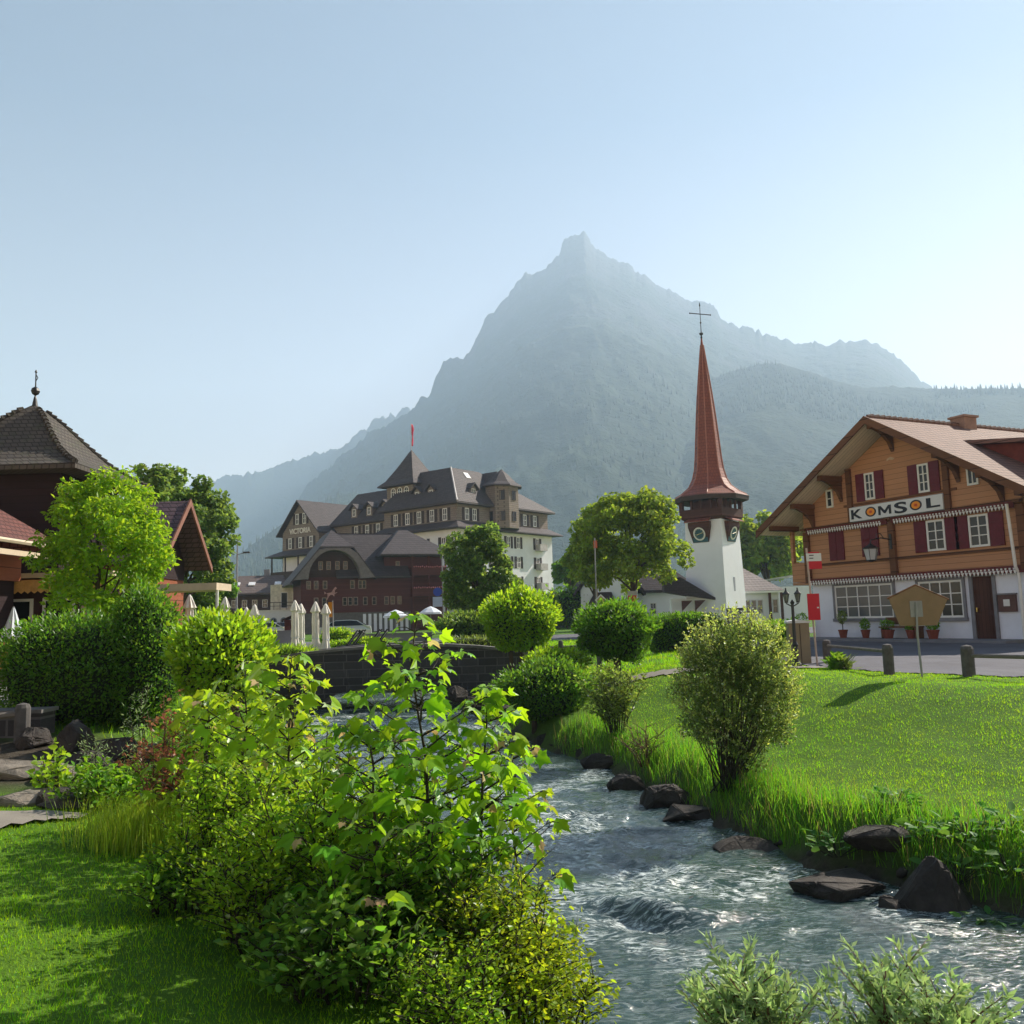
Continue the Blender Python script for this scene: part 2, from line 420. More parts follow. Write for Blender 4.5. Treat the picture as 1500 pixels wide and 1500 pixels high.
# ------------------------------------------------------------------ mountains
def mountain(name, sil, dist, foot_d, amp, seed, mat, n=420, m=150, back=.75, foot_z=-15, tilt=0.0, crag=14.0):
    """sil: skyline pixels; each skyline point is put at distance dist (can vary) and slopes down to the valley"""
    sx = np.array([p[0] for p in sil], float); sy = np.array([p[1] for p in sil], float)
    px = np.linspace(sx[0], sx[-1], n); py = np.interp(px, sx, sy)
    cg = -crag * (fbm(px / 11.0, px * 0 + seed, 3, seed + 50, True) - .5) * np.clip((905 - py) / 120, 0, 1) / FPX * dist
    kk_ = int(90 / (px[1] - px[0])); ker = np.hanning(2 * kk_ + 1); ker /= ker.sum(); pys = np.convolve(np.pad(py, kk_, mode='edge'), ker, 'valid')
    V = np.zeros((m, n, 3)); k_front = int(m * .78)
    for j in range(n):
        d = ray(px[j], py[j]); dd = dist * (1 + tilt * (px[j] - px.mean()) / 1000 + .05 * (fbm(np.array([px[j] / 90.]), np.array([seed * 1.]), 3, seed)[0] - .5))
        top = E0 + d / d[1] * dd; ds = ray(px[j], pys[j]); zs = (E0 + ds / ds[1] * dd)[2]
        hor = np.array([d[0] / d[1], 1.0, 0.0])
        for i in range(m):
            if i < k_front:
                s = i / (k_front - 1)              # 0 foot, 1 ridge
                Y = foot_d + (dd - foot_d) * s
                z = foot_z + (zs - foot_z) * (s ** 1.25 * .9 + .1 * s) + (top[2] - zs) * s ** 7 + cg[j] * s ** 14
                V[i, j] = (hor[0] * Y, Y, z)
            else:
                s = (i - k_front + 1) / (m - k_front)
                Y = dd + s * dist * back
                z = top[2] + (foot_z - top[2]) * (s ** .8) + cg[j] * (1 - s) ** 12
                V[i, j] = (hor[0] * (dd + s * dist * back * .6), Y, z)
    X, Y, Z = V[..., 0], V[..., 1], V[..., 2]
    s = np.linspace(0, 1, m)[:, None] * np.ones((1, n)); rid = k_front / m
    w = np.clip(1 - np.exp(-((s - rid) / .16) ** 2), .0, 1) * np.clip(s * 6, 0, 1)
    sc = 9.0 / dist
    nz = fbm(X * sc * 1.1, (Y * .6 + Z) * sc * .6, 5, seed, True) - .55
    nz2 = fbm(X * sc * 6, (Y * .5 + Z * 1.3) * sc * 4, 4, seed + 5, True) - .5
    nz = np.where(s > rid - .3, np.minimum(nz, .0), nz)
    Z += amp * nz * w + amp * .22 * nz2 * np.maximum(w, .3)
    Y += amp * .8 * nz * w
    ii = (np.arange(m - 1)[:, None] * n + np.arange(n - 1)[None]).ravel()
    q = np.stack([ii, ii + 1, ii + n + 1, ii + n], 1)
    o = bulk(name, V.reshape(-1, 3), np.full(len(q), 4), q.ravel(), mat, smooth=False)
    tag(o, kind='structure'); return V
def mount_mat(name, sc, rocky, forest=(.03, .045, .035), meadow=(.04, .058, .035)):
    t = NT(name); v = t.coord('Object')
    g = t.n('ShaderNodeNewGeometry'); sp = t.n('ShaderNodeSeparateXYZ'); t.l(g.outputs['Normal'], sp.inputs[0])
    ps = t.n('ShaderNodeSeparateXYZ'); t.l(v, ps.inputs[0])
    n1 = t.noise(v, sc, 7, .62); n2 = t.noise(v, sc * 7, 5, .7)
    fm_ = t.ramp(n1, [(.42, forest), (.62, meadow)])
    rk = t.ramp(n2, [(.3, (.045, .052, .058)), (.7, (.075, .08, .085))])
    hh = t.math('ADD', t.math('DIVIDE', ps.outputs[2], rocky), t.math('MULTIPLY', t.math('SUBTRACT', n1, .5), 1.6))
    col = t.mix(t.ramp(hh, [(.5, (0, 0, 0)), (.75, (1, 1, 1))]), fm_, rk)
    t.bsdf(col, .95, .05, bump=n2, bstr=.8, bdist=25)
    return t.m
SIL_MAIN = [(330, 905), (380, 840), (405, 790), (440, 728), (447, 712), (480, 685), (520, 650), (560, 625), (600, 600), (630, 575), (640, 550), (650, 527), (662, 521), (672, 524), (680, 524), (692, 510), (700, 488), (712, 462), (722, 454), (735, 446), (748, 424), (756, 410), (765, 405), (775, 401), (800, 390), (812, 380), (820, 372), (822, 362), (828, 350), (838, 347), (845, 341), (856, 341), (864, 350), (870, 360), (880, 369), (910, 382), (940, 401), (965, 418), (985, 427), (1000, 432), (1020, 441), (1040, 446), (1050, 455), (1056, 470), (1080, 477), (1105, 482), (1130, 491), (1155, 500), (1180, 504), (1200, 505), (1225, 502), (1245, 498), (1272, 497), (1290, 508), (1305, 514), (1318, 524), (1330, 540), (1345, 553), (1358, 563), (1400, 600), (1500, 690), (1650, 850), (1700, 905)]
SIL_FAR = [(150, 905), (185, 760), (192, 690), (203, 688), (215, 712), (260, 722), (310, 703), (345, 696), (380, 690), (415, 680), (450, 668), (480, 660), (505, 652), (525, 632), (538, 625), (545, 611), (553, 607), (560, 611), (577, 608), (600, 596), (660, 640), (760, 800), (800, 905)]
SIL_MID = [(760, 905), (830, 800), (880, 690), (930, 625), (985, 590), (1040, 556), (1080, 541), (1110, 534), (1140, 533), (1170, 540), (1200, 550), (1240, 562), (1270, 568), (1300, 566), (1350, 569), (1400, 570), (1450, 569), (1500, 569), (1600, 560), (1750, 600), (1900, 905)]
SIL_LOW = [(60, 905), (180, 800), (300, 815), (350, 812), (380, 790), (410, 770), (440, 748), (470, 735), (520, 720), (560, 740), (640, 790), (720, 850), (760, 905)]
VM = mountain('mountain', SIL_MAIN, 2700, 700, 130, 3, mount_mat('mountain_rock', .004, 1300), n=520, m=170)
VF = mountain('mountain_far', SIL_FAR, 3500, 2900, 80, 8, mount_mat('mountain_rock_far', .002, 1400), n=260, m=90, back=.25)
VR = mountain('mountain_side', SIL_MID, 1750, 560, 60, 14, mount_mat('mountain_forest', .006, 1500), n=420, m=130, tilt=-.2, crag=4)
VL = mountain('hills', SIL_LOW, 1500, 750, 30, 21, mount_mat('hill_forest', .006, 1500), n=200, m=70, crag=1.0)
# fir forest on the slopes: reads as one mass
def forest(name, V, hmax, n, hh, seed, lo=.15, hi=.80):
    rs = np.random.RandomState(seed); m_, n_ = V.shape[:2]
    i = (rs.uniform(lo, hi, n) * m_).astype(int); j = rs.randint(0, n_ - 1, n)
    a = rs.uniform(0, 1, n)[:, None]
    P = V[i, j] * (1 - a) + V[np.minimum(i + 1, m_ - 1), j + 1] * a
    den = fbm(P[:, 0] * .004, P[:, 2] * .006 + P[:, 1] * .002, 4, seed)
    k = (P[:, 2] < hmax * (.6 + .8 * den)) & (den > .46); P = P[k]; n = len(P)
    H = hh * rs.uniform(.6, 1.25, n); R = H * .2; ang = rs.uniform(0, 6.28, n); S = 5
    b = [P + np.stack([R * np.cos(ang + 6.283 * q / S), R * np.sin(ang + 6.283 * q / S), -H * .1], 1) for q in range(S)]
    VV = np.stack(b + [P + np.stack([0 * H, 0 * H, H], 1)], 1).reshape(-1, 3)
    base = np.arange(n)[:, None] * (S + 1)
    T = np.concatenate([np.stack([base[:, 0] + q, base[:, 0] + (q + 1) % S, base[:, 0] + S], 1) for q in range(S)], 0)
    t_ = plain('fir_green', (.03, .045, .03), .95, .4, .05)
    o = bulk(name, VV, np.full(len(T), 3), T.ravel(), t_); tag(o, kind='stuff')
forest('forest', VM, 480, 6000, 11, 31, .03, .80)
forest('forest_side', VR, 900, 6000, 11, 32, .55, .80)
forest('forest_hill', VL, 500, 3000, 11, 33, .03, .8)

# ------------------------------------------------------------------ haze: one closed box of even thin air
HAZE = 2.8e-4
hz = MB().box(-3000, 3000, -90, 4900, -60, 1345).build('haze', bpy.data.materials.new('haze'))
hm = hz.data.materials[0]; hm.use_nodes = True; hm.node_tree.nodes.clear()
_o = hm.node_tree.nodes.new('ShaderNodeOutputMaterial'); _v = hm.node_tree.nodes.new('ShaderNodeVolumePrincipled')
_v.inputs['Color'].default_value = (.575, .77, 1.0, 1); _v.inputs['Density'].default_value = HAZE; _v.inputs['Anisotropy'].default_value = .25
hm.node_tree.links.new(_v.outputs[0], _o.inputs['Volume'])
tag(hz, kind='stuff')

# ================================================================== BUILDINGS
def place(o, x=0, y=0, z=0, deg=0.0): o.location = (x, y, z); o.rotation_euler = (0, 0, math.radians(deg)); return o
def make_window(root, x, y, z, deg, w, h, nx=2, nz=3, frame=None, surround=None, shut=None, sw=None, bar=.045, fw=.07, glz=None, proud=.05):
    """window facing -y of its own axes; origin at the middle of its sill. children: pane, shutter (two)"""
    m = MB(); a = w / 2; p = -proud
    m.box(-a, -a + fw, p, .02, 0, h); m.box(a - fw, a, p, .02, 0, h)
    m.box(-a + fw, a - fw, p, .02, 0, fw); m.box(-a + fw, a - fw, p, .02, h - fw, h)
    for i in range(1, nx):
        q = -a + fw + (w - 2 * fw) * i / nx; m.box(q - bar / 2, q + bar / 2, p + .006, .02, fw, h - fw)
    for k in range(1, nz):
        q = fw + (h - 2 * fw) * k / nz; m.box(-a + fw, a - fw, p + .012, .018, q - bar * .35, q + bar * .35)
    o = m.build('window', frame, root); place(o, x, y, z, deg)
    MB().box(-a + fw * .5, a - fw * .5, -.022, .012, fw * .5, h - fw * .5).build('pane', glz or glass(), o)
    if surround:
        s_ = MB(); e = .09
        s_.box(-a - e, -a - .002, p - .03, .015, -e, h + e); s_.box(a + .002, a + e, p - .03, .015, -e, h + e)
        s_.box(-a - .002, a + .002, p - .028, .015, h + .002, h + e); s_.box(-a - e * 1.3, a + e * 1.3, p - .07, .014, -e - .03, -.002)
        s_.build('window_surround', surround, o)
    if shut:
        sw = sw or w * .5
        for sx in (-1, 1):
            b = MB(); x0 = sx * (a + .02); x1 = sx * (a + .02 + sw)
            b.box(min(x0, x1), max(x0, x1), -.05, -.012, -.02, h + .02)
            for q in range(1, 4): b.box(min(x0, x1) + .04, max(x0, x1) - .04, -.062, -.051, h * q / 4 - .03, h * q / 4 + .03)
            b.build('shutter', shut, o)
    return o
def again(o, root, x, y, z, deg=None):
    c = copy_tree(o, root); c.location = (x, y, z)
    if deg is not None: c.rotation_euler = (0, 0, math.radians(deg))
    return c
def text_obj(name, s, size, mat, parent, loc, deg=0.0, depth=.01, align='LEFT', sx=1.0, bold=.0):
    """raised lettering standing in the x-z plane of its parent, facing -y"""
    cu = bpy.data.curves.new(name, 'FONT'); cu.body = s; cu.size = size; cu.extrude = depth; cu.align_x = align; cu.offset = bold
    tmp = bpy.data.objects.new(name + '_c', cu); COL.objects.link(tmp)
    bpy.context.view_layer.update()
    me = bpy.data.meshes.new_from_object(tmp.evaluated_get(bpy.context.evaluated_depsgraph_get()))
    bpy.data.objects.remove(tmp)
    me.transform(Matrix.Diagonal((sx, 1, 1, 1))); me.transform(Matrix.Rotation(math.radians(90), 4, 'X'))
    me.materials.clear(); me.materials.append(mat)
    o = bpy.data.objects.new(name, me); COL.objects.link(o)
    if parent is not None: o.parent = parent
    place(o, *loc, deg); return o
def roof_slab(m, pts, t=.22):
    """sloping sheet of roof with thickness straight down"""
    return m.prism(pts[::-1], (0, 0, -t))

# ------------------------------------------------------------------ chalet restaurant on the right
W_orange = wood('orange_timber', (.46, .235, .125), .19, .11)
W_beam = wood('brown_beam', (.14, .062, .03), .5, .3)
W_under = wood('pale_soffit_boards', (.80, .68, .55), .17, .25, 'y')
P_white = plain('white_plaster', (.74, .77, .86), .85, .06, 1.5, .1)
P_grey = plain('grey_stone_trim', (.20, .20, .22), .8, .15)
M_shut = plain('crimson_shutter_paint', (.115, .008, .018), .5, .25, 6)
M_wframe = plain('white_window_paint', (.72, .72, .70), .5, .08)
M_dkred = plain('dark_red_trim', (.12, .02, .02), .6, .2)
M_door = wood('dark_door_wood', (.075, .03, .02), .14, .3, 'x')
T_pink = tiles('weathered_red_tiles', (.27, .15, .12), (.20, .11, .09), .24, .13, 'y', .8)
CH = Fr((12.23, 36.53, 0), -64.3)
chalet = thing('chalet', 'orange brown timber chalet over white ground floor with crimson shutters and broad tiled gable roof', 'house', tuple(CH.o), CH.deg)
Wd, Dp = 9.4, 12.0
MB().box(0, Wd, 0, Dp, -.3, 2.28).build('ground_floor_wall', P_white, chalet)
m = MB(); m.box(-.06, Wd + .06, -.1, Dp, 2.36, 4.40)
m.build('timber_wall', W_orange, chalet)
m = MB(); g_ = [(-.06, -.22, 4.42), (Wd + .06, -.22, 4.42), (Wd + .06, -.22, 5.15), (Wd / 2, -.22, 7.85), (-.06, -.22, 5.15)]
m.prism(g_, (0, Dp + .2, 0)); m.build('gable_wall', W_orange, chalet)
m = MB()   # projecting beams, corner posts and log ends
for x in (0.0, 4.30, 9.36):
    m.box(x - .13, x + .13, -.24, -.11, 2.3, 4.38); m.box(x - .13, x + .13, -.38, -.23, 4.44, 4.51)
for x in (2.55, 6.85): m.box(x - .11, x + .11, -.33, -.23, 4.46, 6.6)
m.box(-.1, Wd + .1, -.16, -.105, 2.95, 3.05); m.box(-.1, Wd + .1, -.27, -.225, 4.44, 4.54); m.box(2.2, 7.2, -.27, -.225, 5.14, 5.22)
m.build('beam', W_beam, chalet)
# roof: two tiled slopes, soffit boards, barge boards, purlins with curved brackets
RX0, RX1, RZ, EZ, OY0, OY1 = -1.42, 10.82, 8.12, 4.52, -1.55, 13.2
cxr = (RX0 + RX1) / 2
roof = MB(); roof_slab(roof, [(RX0, OY0, EZ), (cxr, OY0, RZ), (cxr, OY1, RZ), (RX0, OY1, EZ)], .12)
roof_slab(roof, [(cxr, OY0, RZ + .003), (RX1, OY0, EZ), (RX1, OY1, EZ), (cxr, OY1, RZ + .003)], .12)
roof = roof.build('roof', T_pink, chalet)
so = MB(); roof_slab(so, [(RX0 + .05, OY0 + .05, EZ - .1), (cxr, OY0 + .05, RZ - .16), (cxr, OY1 - .05, RZ - .16), (RX0 + .05, OY1 - .05, EZ - .1)], .05)
roof_slab(so, [(cxr, OY0 + .05, RZ - .16), (RX1 - .05, OY0 + .05, EZ - .1), (RX1 - .05, OY1 - .05, EZ - .1), (cxr, OY1 - .05, RZ - .16)], .05)
so.build('soffit', W_under, roof)
bg_ = MB()
for sx, xe in ((1, RX0), (-1, RX1)):
    bg_.prism([(xe, OY0 - .03, EZ + .03), (xe, OY0 - .03, EZ - .26), (cxr, OY0 - .03, RZ - .26), (cxr, OY0 - .03, RZ + .03)][::sx], (0, .06 * 1, 0))
bg_.build('bargeboard', W_beam, roof)
rr = MB()      # rows of real tile noses give the broken edge along ridge and eaves
for k in range(50):
    y = OY0 + .15 + k * .29; rr.tube([(cxr, y, RZ + .02), (cxr, y + .27, RZ + .045)], [.07, .10], 7)
rr.build('ridge_tiles', T_pink, roof)
def slope_z(x): return EZ + (RZ - EZ) * (1 - abs(x - cxr) / (cxr - RX0))
for x in (-.75, 0.55, 2.1, cxr, 7.3, 8.85, 10.1):
    zt = slope_z(x) - .22; b = MB(); b.box(x - .1, x + .1, -1.35, .1, zt - .2, zt)
    if 0 < x < Wd or True:
        arc = [(-1.15, zt - .2), (-.8, zt - .34), (-.45, zt - .62), (-.25, zt - 1.0), (-.24, zt - .2)]
        if x not in (-.75, 10.1): b.prism([(x - .07, y, z) for y, z in arc], (.14, 0, 0))
    b.build('purlin', W_beam, chalet)
# chimney and dormers
chm = MB(); chm.box(cxr - .3, cxr + .3, 3.4, 4.1, 7.6, 8.42); chm.box(cxr - .37, cxr + .37, 3.33, 4.17, 8.42, 8.5)
chm.build('chimney', plain('chimney_render', (.30, .19, .15), .9), roof)
dm = MB(); dm.prism([(6.4, 1.6, 5.6), (10.3, 1.6, 5.0), (10.3, 1.6, 6.35), (6.4, 1.6, 7.0)], (0, 4.6, 0))
dm = dm.build('dormer', plain('dormer_red_board', (.16, .035, .025), .7), roof)
MB().prism([(5.9, 1.25, 7.0), (10.75, 1.25, 6.32), (10.75, 1.25, 6.44), (5.9, 1.25, 7.16)], (0, 5.3, 0)).build('dormer_roof', T_pink, dm)
make_window(dm, 9.1, 1.6, 5.45, 0, .95, .75, 2, 1, M_wframe)
dm2 = MB().prism([(-.6, 3.0, 4.95), (1.4, 3.0, 4.95), (1.4, 3.0, 6.1), (-.6, 3.0, 5.75)], (0, 1.6, 0)).build('dormer', W_orange, roof)
MB().prism([(-.95, 2.8, 5.66), (1.75, 2.8, 6.12), (1.75, 2.8, 6.24), (-.95, 2.8, 5.80)], (0, 2.0, 0)).build('dormer_roof', W_beam, dm2)
# scalloped white trims
def scallop(z, x0, x1, y, s):
    m = MB(); n = int((x1 - x0) / s)
    for i in range(n):
        x = x0 + i * s; m.prism([(x + s * .1, y, z), (x + s * .9, y, z), (x + s * .5, y, z - s * .95)][::-1], (0, .02, 0))
        m.box(x + s * .12, x + s * .52, y - .003, y + .019, z + s * .1, z + s * .5)
    m.build('scallop_trim', M_wframe, chalet)
    MB().box(x0 - .1, x1 + .1, y + .021, y + .06, z - s * .6, z + s * 1.0).build('trim_board', M_dkred, chalet)
scallop(2.30, .1, 9.2, -.24, .145); scallop(4.36, .2, 4.1, -.30, .13); scallop(4.36, 4.5, 9.1, -.30, .13)
# windows
def shut_only(x0, x1, z0, z1):
    m = MB(); mid = (x0 + x1) / 2
    for a, b in ((x0, mid - .01), (mid + .01, x1)):
        m.box(a, b, -.16, -.112, z0, z1)
        for q in range(1, 5): m.box(a + .05, b - .05, -.172, -.161, z0 + (z1 - z0) * q / 5 - .03, z0 + (z1 - z0) * q / 5 + .03)
    m.build('closed_shutters', M_shut, chalet)
shut_only(1.2, 1.95, 3.12, 4.28); shut_only(2.85, 3.65, 3.16, 4.28)
w1 = make_window(chalet, 6.16, -.11, 3.14, 0, .74, 1.08, 2, 3, M_wframe, None, M_shut, .50)
again(w1, chalet, 7.82, -.11, 3.14)
u1 = make_window(chalet, 3.54, -.23, 5.28, 0, .46, 1.02, 2, 3, M_wframe, None, M_shut, .40)
again(u1, chalet, 5.94, -.23, 5.22)
make_window(chalet, 1.5, -.23, 5.22, 0, .34, .72, 1, 2, M_wframe); make_window(chalet, 7.85, -.23, 5.2, 0, .42, .62, 2, 1, M_wframe)
gl2 = glass('curtained_glass', (.10, .11, .12))
make_window(chalet, 2.62, 0, .84, 0, 2.82, 1.28, 5, 3, M_wframe, P_grey, glz=gl2); make_window(chalet, 6.05, 0, .82, 0, 1.78, 1.28, 4, 3, M_wframe, P_grey)
d = MB(); d.box(7.34, 8.04, -.03, .02, .08, 2.16); d.box(7.44, 7.94, -.045, -.031, .2, .9); d.box(7.44, 7.94, -.045, -.031, 1.05, 2.0)
door = d.build('door', M_door, chalet)
MB().box(7.42, 7.47, -.10, -.05, 1.0, 1.14).build('handle', plain('brass', (.5, .35, .1), .35, metal=1.0), door)
s_ = MB(); s_.box(7.2, 7.33, -.07, .02, .05, 2.24); s_.box(8.05, 8.16, -.07, .02, .05, 2.24); s_.box(7.33, 8.05, -.07, .02, 2.17, 2.24); s_.box(7.1, 8.3, -.42, -.08, -.02, .09)
s_.build('door_frame', P_grey, chalet)
MB().tube([(9.1, -.18, 0), (9.1, -.18, 2.2), (9.1, -.3, 2.4), (9.1, -.45, 4.4)], .05, 8).build('downpipe', M_wframe, chalet)
# side gallery on the left
gal = MB(); gal.box(-1.0, -.93, -.1, 11, 2.36, 3.2); gal.box(-.925, -.07, -.1, -.03, 2.36, 3.15); gal.box(-1.0, -.07, -.1, 11, 2.24, 2.34)
for y in (-.05, 3.6, 7.2, 10.8): gal.box(-1.0, -.86, y - .06, y + .08, 3.2, 4.55)
gal.build('gallery', W_orange, chalet)
# extension on the right of the chalet
MB().box(9.42, 17, 1.0, 11.8, -.3, 4.4).build('annex_wall', P_white, chalet)
make_window(chalet, 10.3, 1.0, .85, 0, 1.1, 1.2, 2, 3, M_wframe, P_grey); make_window(chalet, 12.6, 1.0, .85, 0, 1.1, 1.2, 2, 3, M_wframe, P_grey)
m = MB()   # faded carved ornament high in the gable
m.prism([(4.38, -.232, 6.60), (4.52, -.232, 6.64), (4.66, -.232, 6.60), (4.76, -.232, 6.66), (4.66, -.232, 6.70), (4.56, -.232, 6.74), (4.46, -.232, 6.70), (4.40, -.232, 6.68)], (0, .012, 0))
m.build('faded_carving', plain('faded_lettering', (.50, .36, .25)), chalet)

sg = thing('shop_sign', 'long white sign reading KOMSOL with orange suns for the letters O, on the chalet gable', 'sign', tuple(CH.w(2.57, -.36, 4.53)), CH.deg)
MB().box(0, 4.16, -.02, .03, 0, .53).build('sign_board', plain('sign_white', (.66, .68, .70), .5, .04), sg)
MB().box(-.03, 4.19, .031, .05, -.03, .56).build('sign_rim', P_grey, sg)
M_ink = plain('sign_ink', (.015, .018, .03), .5, .05)
for ch, x0, x1, z0, z1 in (('K', .10, .63, .08, .44), ('S', 2.13, 2.68, .06, .47), ('L', 3.50, 4.05, .10, .45)):
    o = text_obj('letter', ch, .5, M_ink, sg, (0, -.028, 0), 0, .006, bold=(.003 if ch == 'M' else .012))
    co = np.array([v.co for v in o.data.vertices]); lo, hi = co.min(0), co.max(0)
    for v in o.data.vertices: v.co.x = x0 + (v.co.x - lo[0]) / (hi[0] - lo[0]) * (x1 - x0); v.co.z = z0 + (v.co.z - lo[2]) / (hi[2] - lo[2]) * (z1 - z0)
MB().prism([(1.40 + .58 * x, -.034, .10 + .33 * z) for x, z in ((0, 0), (0, 1), (.2, 1), (.5, .45), (.8, 1), (1, 1), (1, 0), (.83, 0), (.83, .66), (.56, .14), (.44, .14), (.17, .66), (.17, 0))], (0, .012, 0)).build('letter', M_ink, sg)
for x in (1.04, 3.06):
    o = MB()
    ring = [[(x + rx * math.cos(q), y, .275 + rz * math.sin(q)) for q in [2 * math.pi * k / 28 for k in range(28)]] for rx, rz, y in ((.25, .185, -.034), (.19, .135, -.034), (.19, .135, -.021), (.25, .185, -.021))]
    o.grid(ring + [ring[0]], True).build('letter', M_ink, sg)
    def disc(rx, rz, y0, y1): 
        return MB().prism([(x + rx * math.cos(2 * math.pi * k / 24), y0, .275 + rz * math.sin(2 * math.pi * k / 24)) for k in range(24)], (0, y1 - y0, 0))
    disc(.188, .133, -.028, -.0205).build('orange_disc', plain('sun_orange', (.85, .30, .02), .5, .03), sg)
    st = MB()
    st.prism([(x + r_ * math.cos(2 * math.pi * k / 16), -.033, .275 + .68 * r_ * math.sin(2 * math.pi * k / 16)) for k in range(16) for r_ in ((.10 if k % 2 else .055),)], (0, .004, 0))
    st.build('sun_mark', plain('sun_red', (.55, .07, .02), .5, .03), sg)
ln = thing('wall_lantern', 'wrought iron lantern with pale glass hanging from a scrolled bracket on the chalet', 'lantern', tuple(CH.w(4.3, -.24, 2.75)), CH.deg)
iron = plain('black_iron', (.02, .02, .022), .5, .2, metal=.0, spec=.5)
b = MB(); b.tube([(0, 0, .95), (0, -.5, 1.0), (0, -1.0, .92), (0, -1.05, .78)], .022, 6); b.tube([(0, -.35, .98), (0, -.5, 1.16), (0, -.72, 1.14), (0, -.74, 1.0), (0, -.62, .97)], .016, 6); b.box(-.05, .05, -.03, 0, .6, 1.15)
b.build('bracket', iron, ln)
b = MB(); b.lathe([(.03, .80), (.10, .74), (.30, .62), (.30, .59), (.22, .585)], 6, (0, -1.05, 0)); b.lathe([(.17, .2), (.19, .18), (.05, .12)], 6, (0, -1.05, 0))
for k in range(6):
    q = 2 * math.pi * k / 6; b.tube([(.27 * math.cos(q), -1.05 + .27 * math.sin(q), .6), (.18 * math.cos(q), -1.05 + .18 * math.sin(q), .19)], .012, 4)
b.build('lantern_frame', iron, ln)
MB().lathe([(.17, .2), (.255, .59)], 6, (0, -1.05, 0)).build('lantern_glass', plain('milky_glass', (.5, .52, .55), .25, .05), ln)
mb_ = thing('menu_case', 'dark framed menu case with a white sheet beside the chalet door', 'menu case', tuple(CH.w(8.22, -.09, .98)), CH.deg)
MB().box(0, .62, 0, .08, 0, .55).build('case', plain('case_brown', (.10, .045, .04), .4), mb_); MB().box(-.03, .65, -.03, .081, .551, .60).build('case_roof', P_grey, mb_)
MB().box(.2, .42, -.006, 0, .18, .40).build('menu_sheet', M_wframe, mb_)

# ------------------------------------------------------------------ big hotel behind
V = Fr((-7.5, 120, 0), 52)
T_dark = tiles('dark_slate', (.085, .07, .075), (.06, .05, .055), .5, .28, 's', .7)
P_hotel = plain('hotel_white_render', (.72, .74, .79), .9, .08, .6, .1)
P_tan = tiles('tan_shingle_cladding', (.30, .25, .215), (.25, .21, .18), .3, .3, 's', .9)
M_dshut = plain('dark_brown_shutter', (.035, .022, .02), .6, .2)
M_eave = plain('dark_eave_board', (.05, .035, .032), .8, .2)
hotel = thing('hotel', 'large white hotel of many storeys with slate mansard roofs, pointed corner tower and tan gable', 'hotel', tuple(V.o), V.deg)
MB().box(0, 22, 0, 15, -.5, 13.6).build('lower_wall', P_hotel, hotel)
MB().box(.4, 21.6, .4, 14.6, 13.6, 17.1).build('upper_wall', P_tan, hotel)
def hip(x0, x1, y0, y1, z0, tx0, tx1, ty0, ty1, z1, t=.25):
    m = MB(); A = [(x0, y0), (x1, y0), (x1, y1), (x0, y1)]; B = [(tx0, ty0), (tx1, ty0), (tx1, ty1), (tx0, ty1)]
    m.grid([[(x, y, z0 - t) for x, y in A], [(x, y, z0) for x, y in A], [(x, y, z1) for x, y in B]], True, True); return m
def skirt(m, x0, x1, y0, y1, out, z0, z1, t=.15):
    A = [(x0 - out, y0 - out), (x1 + out, y0 - out), (x1 + out, y1 + out), (x0 - out, y1 + out)]; B = [(x0, y0), (x1, y0), (x1, y1), (x0, y1)]
    m.grid([[(x, y, z0 - t) for x, y in B], [(x, y, z0 - t) for x, y in A], [(x, y, z0) for x, y in A], [(x, y, z1) for x, y in B]], True); return m
sk = MB(); skirt(sk, .4, 21.6, .4, 14.6, 1.7, 13.55, 14.6); sk.build('skirt_roof', T_dark, hotel)
rf = hip(-.5, 22.5, -.5, 15.3, 17.15, 3.4, 9.5, 4.0, 10.5, 22.7).build('roof', T_dark, hotel)
mm = MB()
for a, b_ in (((-.5, -.5, 17.2), (3.4, 4.0, 22.75)),): mm.tube([a, b_], .12, 6)
mm.build('hip_flashing', plain('lead_grey', (.35, .35, .37), .5), rf)
# roof lights
def roof_light(px, py, w, h):
    d_ = None
    # plane of the front slope: from (y=-.5,z=17.15) to (y=4,z=22.7)
    o_ = V.o; dr = ray(px, py); best = None
    tt = 100.0
    for _ in range(3000):
        p = V.loc(E0 + dr * tt)
        zz = 17.15 + (p[1] + .5) / 4.5 * 5.55
        if p[2] < zz and p[1] > -.5: best = p; break
        tt += .02
    if best is None: return
    x, y, z = best; k = 5.55 / 4.5
    m = MB(); m.prism([(x - w / 2, y - h / 2 - .05, z - h / 2 * k + .08), (x + w / 2, y - h / 2 - .05, z - h / 2 * k + .08), (x + w / 2, y + h / 2 - .05, z + h / 2 * k + .08), (x - w / 2, y + h / 2 - .05, z + h / 2 * k + .08)], (0, .1, -.1))
    m.build('roof_light', plain('roof_light_metal', (.75, .76, .78), .25), rf)
roof_light(684, 697, 1.0, .7)
# corner tower
tw = MB(); tw.box(1.4, 6.4, 9.6, 14.9, 12, 21.1); tw = tw.build('tower_wall', P_hotel, hotel)
MB().box(1.36, 6.44, 9.56, 14.94, 18.7, 21.05).build('tower_lantern', P_tan, hotel)
tr = MB(); S2 = [(1.4, 9.6), (6.4, 9.6), (6.4, 14.9), (1.4, 14.9)]; cxy = (3.9, 12.25)
rings = []
for f_, z in ((1.42, 20.75), (1.40, 20.95), (1.08, 21.7), (.62, 23.6), (.03, 26.4)):
    rings.append([(cxy[0] + (x - cxy[0]) * f_, cxy[1] + (y - cxy[1]) * f_, z) for x, y in S2])
tr.grid(rings, True, True); tr.build('tower_roof', T_dark, hotel)
M_dglass = glass('dark_glass', (.015, .017, .02))
hw = make_window(hotel, 0, 0, 0, 0, .85, 1.7, 2, 2, M_wframe, None, M_dshut, .55, glz=M_dglass, bar=.09, fw=.11)
FRx = {}
first = True
